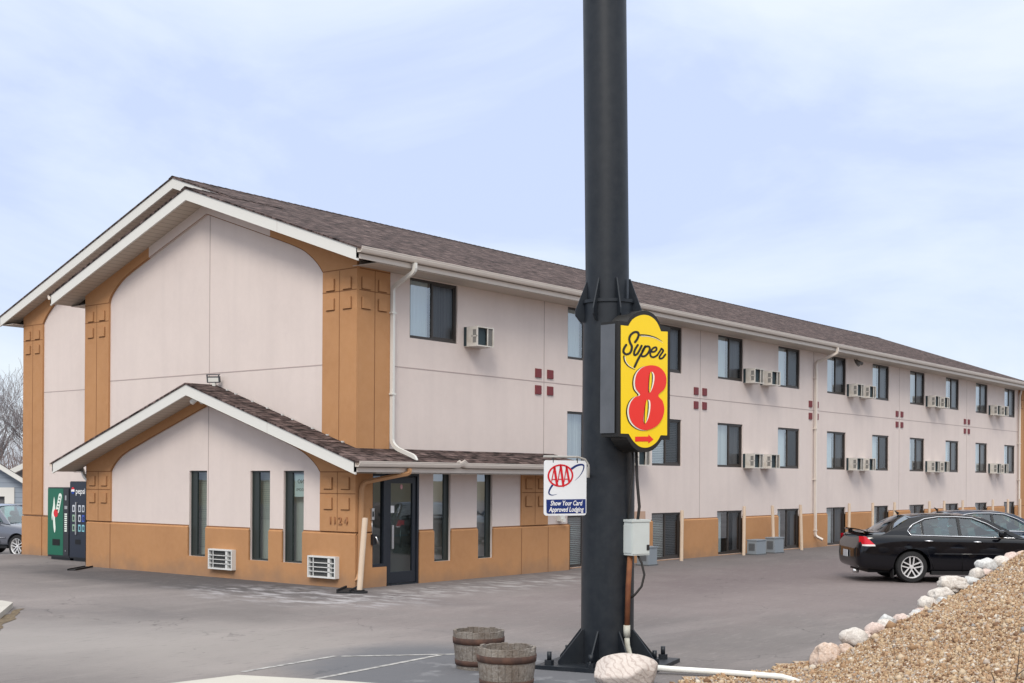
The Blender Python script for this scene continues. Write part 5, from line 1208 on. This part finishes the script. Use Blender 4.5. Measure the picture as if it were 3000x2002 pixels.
    for nm, (xa, za), (xb, zb2) in (('rear_window', S_['rg'][0], S_['rg'][1]), ('windshield', S_['fg'][0], S_['fg'][1])):
        b = MB(); vs = []
        for i in range(7):
            q = i/6; x = xa+(xb-xa)*q; z = za+(zb2-za)*q+.035*math.sin(q*math.pi)
            for j in range(9):
                s_ = -1+2*j/8; t = (z-zb_)/(zr-zb_); yw = (hb+(hr-hb)*t)*.985; dx = (.10 if nm == 'rear_window' else -.14)*(s_*s_)*(1-q*.5); vs.append((x+dx, s_*yw, z+.03*(1-s_*s_)*q))
        b.add(vs, [(i*9+j, i*9+j+1, (i+1)*9+j+1, (i+1)*9+j) for i in range(6) for j in range(8)], 0, True); b.build(nm, MATS['dark_car_glass'] if nm == 'rear_window' else cglass, root, fix=False)
    # seats
    for x in S_['seats']:
        for y in (-.36, .36):
            b = MB(); M = Matrix.Translation((x, y, zb_)) @ Matrix.Rotation(R(-12), 4, 'Y'); b.box(-.07, .07, -.23, .23, -.35, .17, 0, M); b.tube([M @ Vector((0, -.12, .28)), M @ Vector((0, .12, .28))], .085, 10, smooth=True); b.box(-.02, .02, -.06, .06, .15, .25, 0, M); b.build('seat', seatm, root)
    b = MB(); b.box(S_['side'][0][0]+.3, S_['side'][1][0]-.4, -hb*.93, hb*.93, zb_-.06, zb_-.03); b.build('cabin_floor', trimb, root)
    for wx in S_['wheels']:
        for sd_ in (-1, 1): wheel(root, wx, sd_*(W_-.125), S_['wr'], sd_)
    # door handles, mirror, mouldings and seams on both sides
    for sd_ in (-1, 1):
        for hx, hz in S_['handles']:
            b = MB(); b.tube([(hx-.10, sd_*(W_*.985), hz+.006), (hx, sd_*(W_+.022), hz+.004), (hx+.10, sd_*(W_*.985), hz)], [.012, .016, .012], 8); b.build('door_handle', S_['handle_m'], root)
        mxp, mz = S_['mirror']; b = MB(); b.tube([(mxp, sd_*W_*.86, mz-.03), (mxp-.02, sd_*(W_+.05), mz+.0)], .03, 8); b.tube([(mxp-.06, sd_*(W_+.03), mz+.02), (mxp-.05, sd_*(W_+.10), mz+.03), (mxp-.03, sd_*(W_+.19), mz+.03)], [.06, .085, .05], 12); b.build('mirror', S_.get('mirror_m', paintm), root)
        b = MB()
        def shell_y(z): 
            return W_*1.003
        for P in S_['seams']:
            b.tube([(x, sd_*(W_*(.995 if z < .80 else .975 if z < .9 else .93)+.0005), z) for x, z in P], .005, 4)
        b.build('door_seam', trimb, root)
        b = MB(); b.tube([(S_['wheels'][0]+.45, sd_*W_*1.0, S_['mz']), (S_['wheels'][1]-.45, sd_*W_*1.0, S_['mz'])], .014, 6); b.build('side_moulding', paintm, root)
        b = MB(); b.box(S_['wheels'][0]+.40, S_['wheels'][1]-.40, min(sd_*(W_-.14), sd_*(W_-.02)), max(sd_*(W_-.14), sd_*(W_-.02)), S_['sill']-.03, S_['sill']+.05); b.build('sill', trimb, root)
    b = MB(); b.box(.25, S_['len']-.3, -W_*.75, W_*.75, S_['sill']-.0, S_['sill']+.10); b.build('underbody', trimb, root)
    return root
glass('dark_car_glass', .10, (.10, .12, .12))
carblack = mat('black_car_paint', (.003, .0035, .006), .06, .5); carblue = mat('blue_car_paint', (.012, .022, .045), .08, .6); cargrey = mat('grey_car_paint', (.13, .14, .17), .2, .6, coat=.8, metal=.2)
SEDAN = dict(W=.925, len=5.05, wr=.325, wheels=(1.10, 3.91), belt=.96, zroof=1.385, sill=.20, mz=.60,
  stations=[(-.02, .42, .66, .67, .72), (.02, .32, .78, .80, .86), (.10, .27, .97, 1.02, .93), (.30, .25, .985, 1.05, .965), (.7, .22, .985, 1.06, .985), (1.1, .2, .975, 1.05, 1), (1.8, .19, .955, 1.0, 1), (2.6, .19, .94, .98, 1), (3.3, .19, .93, .98, 1), (3.9, .2, .88, .965, .99), (4.4, .22, .80, .88, .96), (4.8, .26, .70, .76, .88), (4.98, .32, .60, .63, .76), (5.02, .40, .52, .53, .68)],
  side=[(.42, .955), (3.45, .93), (2.66, 1.335), (2.35, 1.385), (1.75, 1.395), (1.35, 1.375), (1.12, 1.335), (.66, 1.06)],
  dlo=[[(1.07, 1.07), (1.12, .995), (1.33, .99), (1.33, 1.255), (1.18, 1.18)], [(1.37, .99), (2.09, .975), (2.09, 1.345), (1.70, 1.345), (1.45, 1.305), (1.37, 1.27)], [(2.15, .975), (3.05, .96), (2.66, 1.22), (2.40, 1.325), (2.15, 1.345)]],
  chrome=[(1.03, 1.08), (1.09, .985), (3.24, .935), (2.70, 1.235), (2.42, 1.345), (2.1, 1.365), (1.70, 1.36), (1.42, 1.32), (1.15, 1.20)], bpillar=[[(2.09, .975), (2.15, .975), (2.15, 1.345), (2.09, 1.345)], [(1.33, .99), (1.37, .99), (1.37, 1.27), (1.33, 1.255)]],
  roof=[(1.10, 1.335), (1.35, 1.372), (1.75, 1.392), (2.35, 1.385), (2.68, 1.33)], rg=((.52, 1.02), (1.12, 1.355)), fg=((3.48, .97), (2.66, 1.345)), seats=(1.75, 2.45), handles=[(1.45, .865), (2.46, .85)], mirror=(2.96, 1.0), handle_m=chrome,
  seams=[[(1.36, .95), (1.34, .80), (1.42, .62), (1.50, .45), (1.55, .26)], [(2.12, .94), (2.12, .6), (2.14, .24)], [(3.25, .90), (3.22, .6), (3.20, .28)]])
base1 = UV((2668-1500)/3688.8*26.0, 26.0)      # rear near wheel
hd = ang
def place(S_, wheel_px, v_side, **k):
    d = dict(S_); d.update(k); W_ = d['W']; u0 = (wheel_px-1500)/3688.8*v_side-d['wheels'][0]; p = UV(u0, v_side+W_); d['loc'] = (p.x, p.y, 0); d['rz'] = ang; return make_car(d)
c1 = place(SEDAN, 2675, 26.0, paint=carblack, label='black sedan with a rear spoiler and chrome window trim behind the gravel slope')
def tailparts(root, W_, paintm):
    for sd_ in (-1, 1):
        b = MB(); P = [(-.03, .74), (.40, .725), (.34, .86), (.26, .965), (.20, .995), (.02, .99)]
        def TF(p, q, t):   # wraps round the rear corner
            y = W_*(.975-.05*max(0, (q-.80))/.2) ; 
            if p < .16: return Vector((p*.55+.035-(.02 if q > .85 else 0)*0, sd_*(y-(.16-p)*.95), q))
            return Vector((p, sd_*(y+.006), q))
        n_ = 12
        for (z0, z1, m_i) in ((.755, .79, 1), (.79, .955, 0)):
            for i in range(n_):
                for j in range(3):
                    def q_(i_, j_):
                        z = z0+(z1-z0)*j_/3; xe = .33-.95*max(0, z-.78)*1.1; xs = -.06; p = xs+(xe-xs)*i_/n_
                        if p < .14:
                            k = .14-p; return Vector((.14-k*.42-.015, sd_*(W_*.972-k*.80-max(0, z-.80)*.10), z))
                        return Vector((p, sd_*(W_*.996-max(0, z-.78)*.30+.002), z))
                    b.add([q_(i, j), q_(i+1, j), q_(i+1, j+1), q_(i, j+1)], [(0, 1, 2, 3)], m_i, True)
        b.build('tail_light', [lamp_r, lamp_w], root, fix=True)
    b = MB(); b.box(-.050, -.035, -.16, .16, .50, .64); b.build('number_plate', mat('plate_white', (.5, .52, .55), .5, .3), root)
    b = MB(); n_ = 14
    for i in range(n_):
        for (x0, x1, z0, z1) in ((.02, .20, 1.075, 1.10),):
            s0, s1 = -1+2*i/n_, -1+2*(i+1)/n_
            def q_(s_, x, z): return Vector((x+.13*s_*s_, s_*W_*.84, z-.045*abs(s_)**4))
            b.add([q_(s0, x0, z1+.01), q_(s1, x0, z1+.01), q_(s1, x1, z0), q_(s0, x1, z0), q_(s0, x0, z1-.015), q_(s1, x0, z1-.015), q_(s1, x1, z0-.02), q_(s0, x1, z0-.02)], [(0, 1, 2, 3), (7, 6, 5, 4), (0, 4, 5, 1), (2, 6, 7, 3)])
    for y in (-.62, .62): b.box(.18, .26, y-.03, y+.03, 1.0, 1.07)
    b.build('spoiler', paintm, root)
    b = MB(); b.tube([(1.16, .25, 1.40), (1.08, .25, 1.47)], [.03, .01], 8); b.build('aerial', trimb, root)
    b = MB(); b.tube([(.10, -.5, .22), (-.02, -.5, .22)], .04, 10); b.build('exhaust', alu, root)
    for sd_ in (-1, 1):
        b = MB(); b.box(.70, .72, sd_*(W_-.22) if sd_ > 0 else -W_+.02, sd_*(W_-.02) if sd_ > 0 else -W_+.22, .10, .28); b.build('mudflap', trimb, root)
tailparts(c1, .925, carblack)
c2 = place(SEDAN, 2790, 29.3, paint=carblue, label='dark blue sedan parked behind the black one, only its roof and windows showing')
tailparts(c2, .925, carblue)
SUV = dict(SEDAN); SUV.update(solver='FAST', W=.90, len=4.6, wr=.36, wheels=(.95, 3.60), belt=1.08, zroof=1.62, sill=.32, mz=.62, mirror=(2.75, 1.14),
  stations=[(0, .50, .80, .82, .84), (.05, .40, .98, 1.0, .93), (.2, .38, 1.08, 1.10, .97), (.9, .36, 1.09, 1.11, 1), (2, .34, 1.08, 1.10, 1), (3.0, .34, 1.05, 1.10, 1), (3.6, .36, 1.0, 1.08, .99), (4.2, .40, .92, 1.0, .95), (4.48, .46, .80, .84, .86), (4.55, .52, .66, .68, .78)],
  side=[(.12, 1.075), (3.25, 1.05), (2.45, 1.60), (2.2, 1.64), (.6, 1.64), (.35, 1.60)],
  dlo=[[(.40, 1.12), (1.0, 1.12), (1.0, 1.56), (.52, 1.56)], [(1.08, 1.12), (1.88, 1.11), (1.88, 1.57), (1.08, 1.57)], [(1.96, 1.11), (2.95, 1.10), (2.36, 1.54), (1.96, 1.57)]],
  chrome=None, bpillar=[], roof=[(.32, 1.59), (.6, 1.635), (2.2, 1.635), (2.48, 1.59)], rg=((.10, 1.10), (.32, 1.60)), fg=((3.28, 1.09), (2.46, 1.60)), seats=(1.4, 2.2), handles=[(1.2, .98), (2.1, .97)], handle_m=trimb, mirror_m=trimb,
  seams=[[(1.04, 1.05), (1.04, .75), (1.2, .5), (1.22, .4)], [(1.92, 1.05), (1.92, .42)], [(2.95, 1.02), (2.9, .42)]])
c3 = place(SUV, 0, 39.0, paint=cargrey, label='grey compact SUV parked in front of the grey house, partly behind the motel corner')
c3.rotation_euler[2] = ang-R(26); p = UV((57-1500)/3688.8*39.6, 39.6)-Matrix.Rotation(ang-R(26), 3, 'Z') @ Vector((3.60, -.775, 0)); c3.location = (p.x, p.y, -.475)

# ================================================================== HOUSE AND TREES ON THE LEFT
house = tag(empty('grey_house', (0, 0, 0)), 'low grey sided house with white trim and a garage door behind the grey SUV', 'house')
hu, hv = -21.6, 52
sid = stripes(mat('grey_siding', (.27, .31, .36), .7, .3), 2, .2, .12, (.18, .21, .25))
def HP(a, b_, t): return UV(a-.40*t, hv+t, b_)
eL, eR, aX = -28.6, -19.4, -24.0
b = MB(); b.plate([(-28.6, -.7), (-20.0, -.7), (-20.0, 1.72), (-24.0, 4.1), (-28.6, 1.35)], [rect(-24.6, -20.95, -.7, 1.25)], HP, .15); b.plate(rect(0, 9, -.7, 1.5), [], lambda a, b_, t: HP(-20.0-t, b_, a), .1); b.build('wall', sid, house)
b = MB(); b.plate([(-24.75, -.7), (-24.6, -.7), (-24.6, 1.25), (-20.95, 1.25), (-20.95, -.7), (-20.55, -.7), (-20.55, 1.62), (-24.75, 1.62)], [], lambda a, q, t: HP(a, q, t-.04), .05); b.build('door_trim', white, house)
b = MB(); b.plate(rect(-24.6, -20.95, -.7, 1.25), [], lambda a, q, t: HP(a, q, t+.12), 0); b.build('garage_door', mat('garage_door_grey', (.12, .12, .125), .6, .3), house)
b = MB()
b.plate([(eL, 1.50), (eL, 1.30), (aX, 4.10), (eR, 1.30), (eR, 1.52), (aX, 4.32)], [], lambda a, q, t: HP(a, q, t-.45), .05, back=True); b.build('fascia', white, house)
b = MB()
for a0, z0, a1, z1 in ((eL, 1.50, aX, 4.32), (aX, 4.32, eR, 1.52)): b.add([HP(a0, z0+.02, -.48), HP(a1, z1+.02, -.48), HP(a1, z1+.02, 9), HP(a0, z0+.02, 9)], [(0, 1, 2, 3)])
b.build('roof', mat('house_shingle', (.10, .095, .095), .9, .1), house)
h2 = tag(empty('white_gabled_house', (0, 0, 0)), 'small piece of a farther white-edged roof behind the grey house', 'house')
def HP2(a, b_, t): return UV(a, 66+t, b_)
b = MB(); b.plate([(-26.1, -1), (-17, -1), (-17, 2.6), (-22.5, 3.9), (-26.1, 2.2)], [], HP2, .2); b.build('wall', mat('house_wall_dark', (.16, .15, .15), .8, .2), h2)
b = MB(); b.plate([(-26.3, 2.1), (-22.5, 3.9), (-16, 2.2), (-16, 2.45), (-22.5, 4.2), (-26.3, 2.4)], [], lambda a, q, t: HP2(a, q, t-.3), .1, back=True); b.build('fascia', white, h2)
bark = mat('grey_bark', (.27, .245, .25), .95, .1, noise=(4, .5, (.19, .17, .17)))
def bare_tree(x, y, z0, h_, seed, label, grp, thick=.17, dens=4):
    rnd = random.Random(seed); root = tag(empty('bare_tree', (x, y, z0)), label, 'tree', grp); tb = MB(); cb = MB()
    def grow(p, d, l_, r_, lv, mb_):
        pts = [p]; q = p; dd = d.copy(); n_ = 4 if lv < 3 else 3
        for k in range(n_):
            dd = (dd+Vector((rnd.gauss(0, .12), rnd.gauss(0, .12), rnd.gauss(0, .06)+.05))).normalized(); q = q+dd*l_/n_; pts.append(q)
        mb_.tube(pts, [max(.008, r_*(1-.55*i/n_)) for i in range(n_+1)], 6 if lv < 2 else (4 if lv < 4 else 3), caps=False)
        if lv >= dens: return
        for i in range(1, n_+1):
            for s_ in range(2 if (i == n_ or lv > 1) else 1):
                az = rnd.random()*6.28; sp_a = rnd.uniform(.35, .8); ax = Vector((math.cos(az), math.sin(az), 0)); nd = (dd+ax*sp_a).normalized()
                grow(pts[i], nd, l_*rnd.uniform(.55, .78), max(.008, r_*(1-.55*i/n_)*.68), lv+1, cb)
    grow(Vector((0, 0, 0)), Vector((0, 0, 1)), h_*.36, thick, 0, tb)
    tb.build('trunk', bark, root, fix=False); cb.build('crown', bark, root, fix=False)
g = 'bare winter trees behind the houses'
for u, v, h_, s_, lab in ((-26.6, 72, 10.5, 1, 'tall bare winter tree nearest the left edge'), (-24.9, 74, 9.6, 2, 'bare winter tree beside the motel corner'), (-27.5, 86, 12, 3, 'farther bare winter tree showing between the two nearer trunks'), (-31.5, 76, 11, 4, 'bare winter tree just beyond the left edge of the view')):
    q = UV(u, v); bare_tree(q.x, q.y, -.9, h_, s_, lab, g)
# brown brush and far wood
brush = mat('brown_brush', (.22, .17, .16), .95, .1, noise=(.5, .6, (.11, .085, .08)))
b = MB(); rnd = random.Random(4)
for i in range(5200):
    u = rnd.uniform(-40, -17); v = rnd.uniform(66, 76); h_ = rnd.uniform(1.6, 4.6)+1.0*math.sin(u*.9); a = rnd.uniform(-.4, .4); p = UV(u, v, -.8+rnd.random()*1.2); q = p+RV*(a*h_)+Vector((0, 0, h_)); w_ = RV*.03
    b.add([p-w_, p+w_, q], [(0, 1, 2)])
o = b.build('brush_thicket', brush, fix=False); tag(o, 'brown leafless thicket behind the houses', 'brush', kind='stuff')
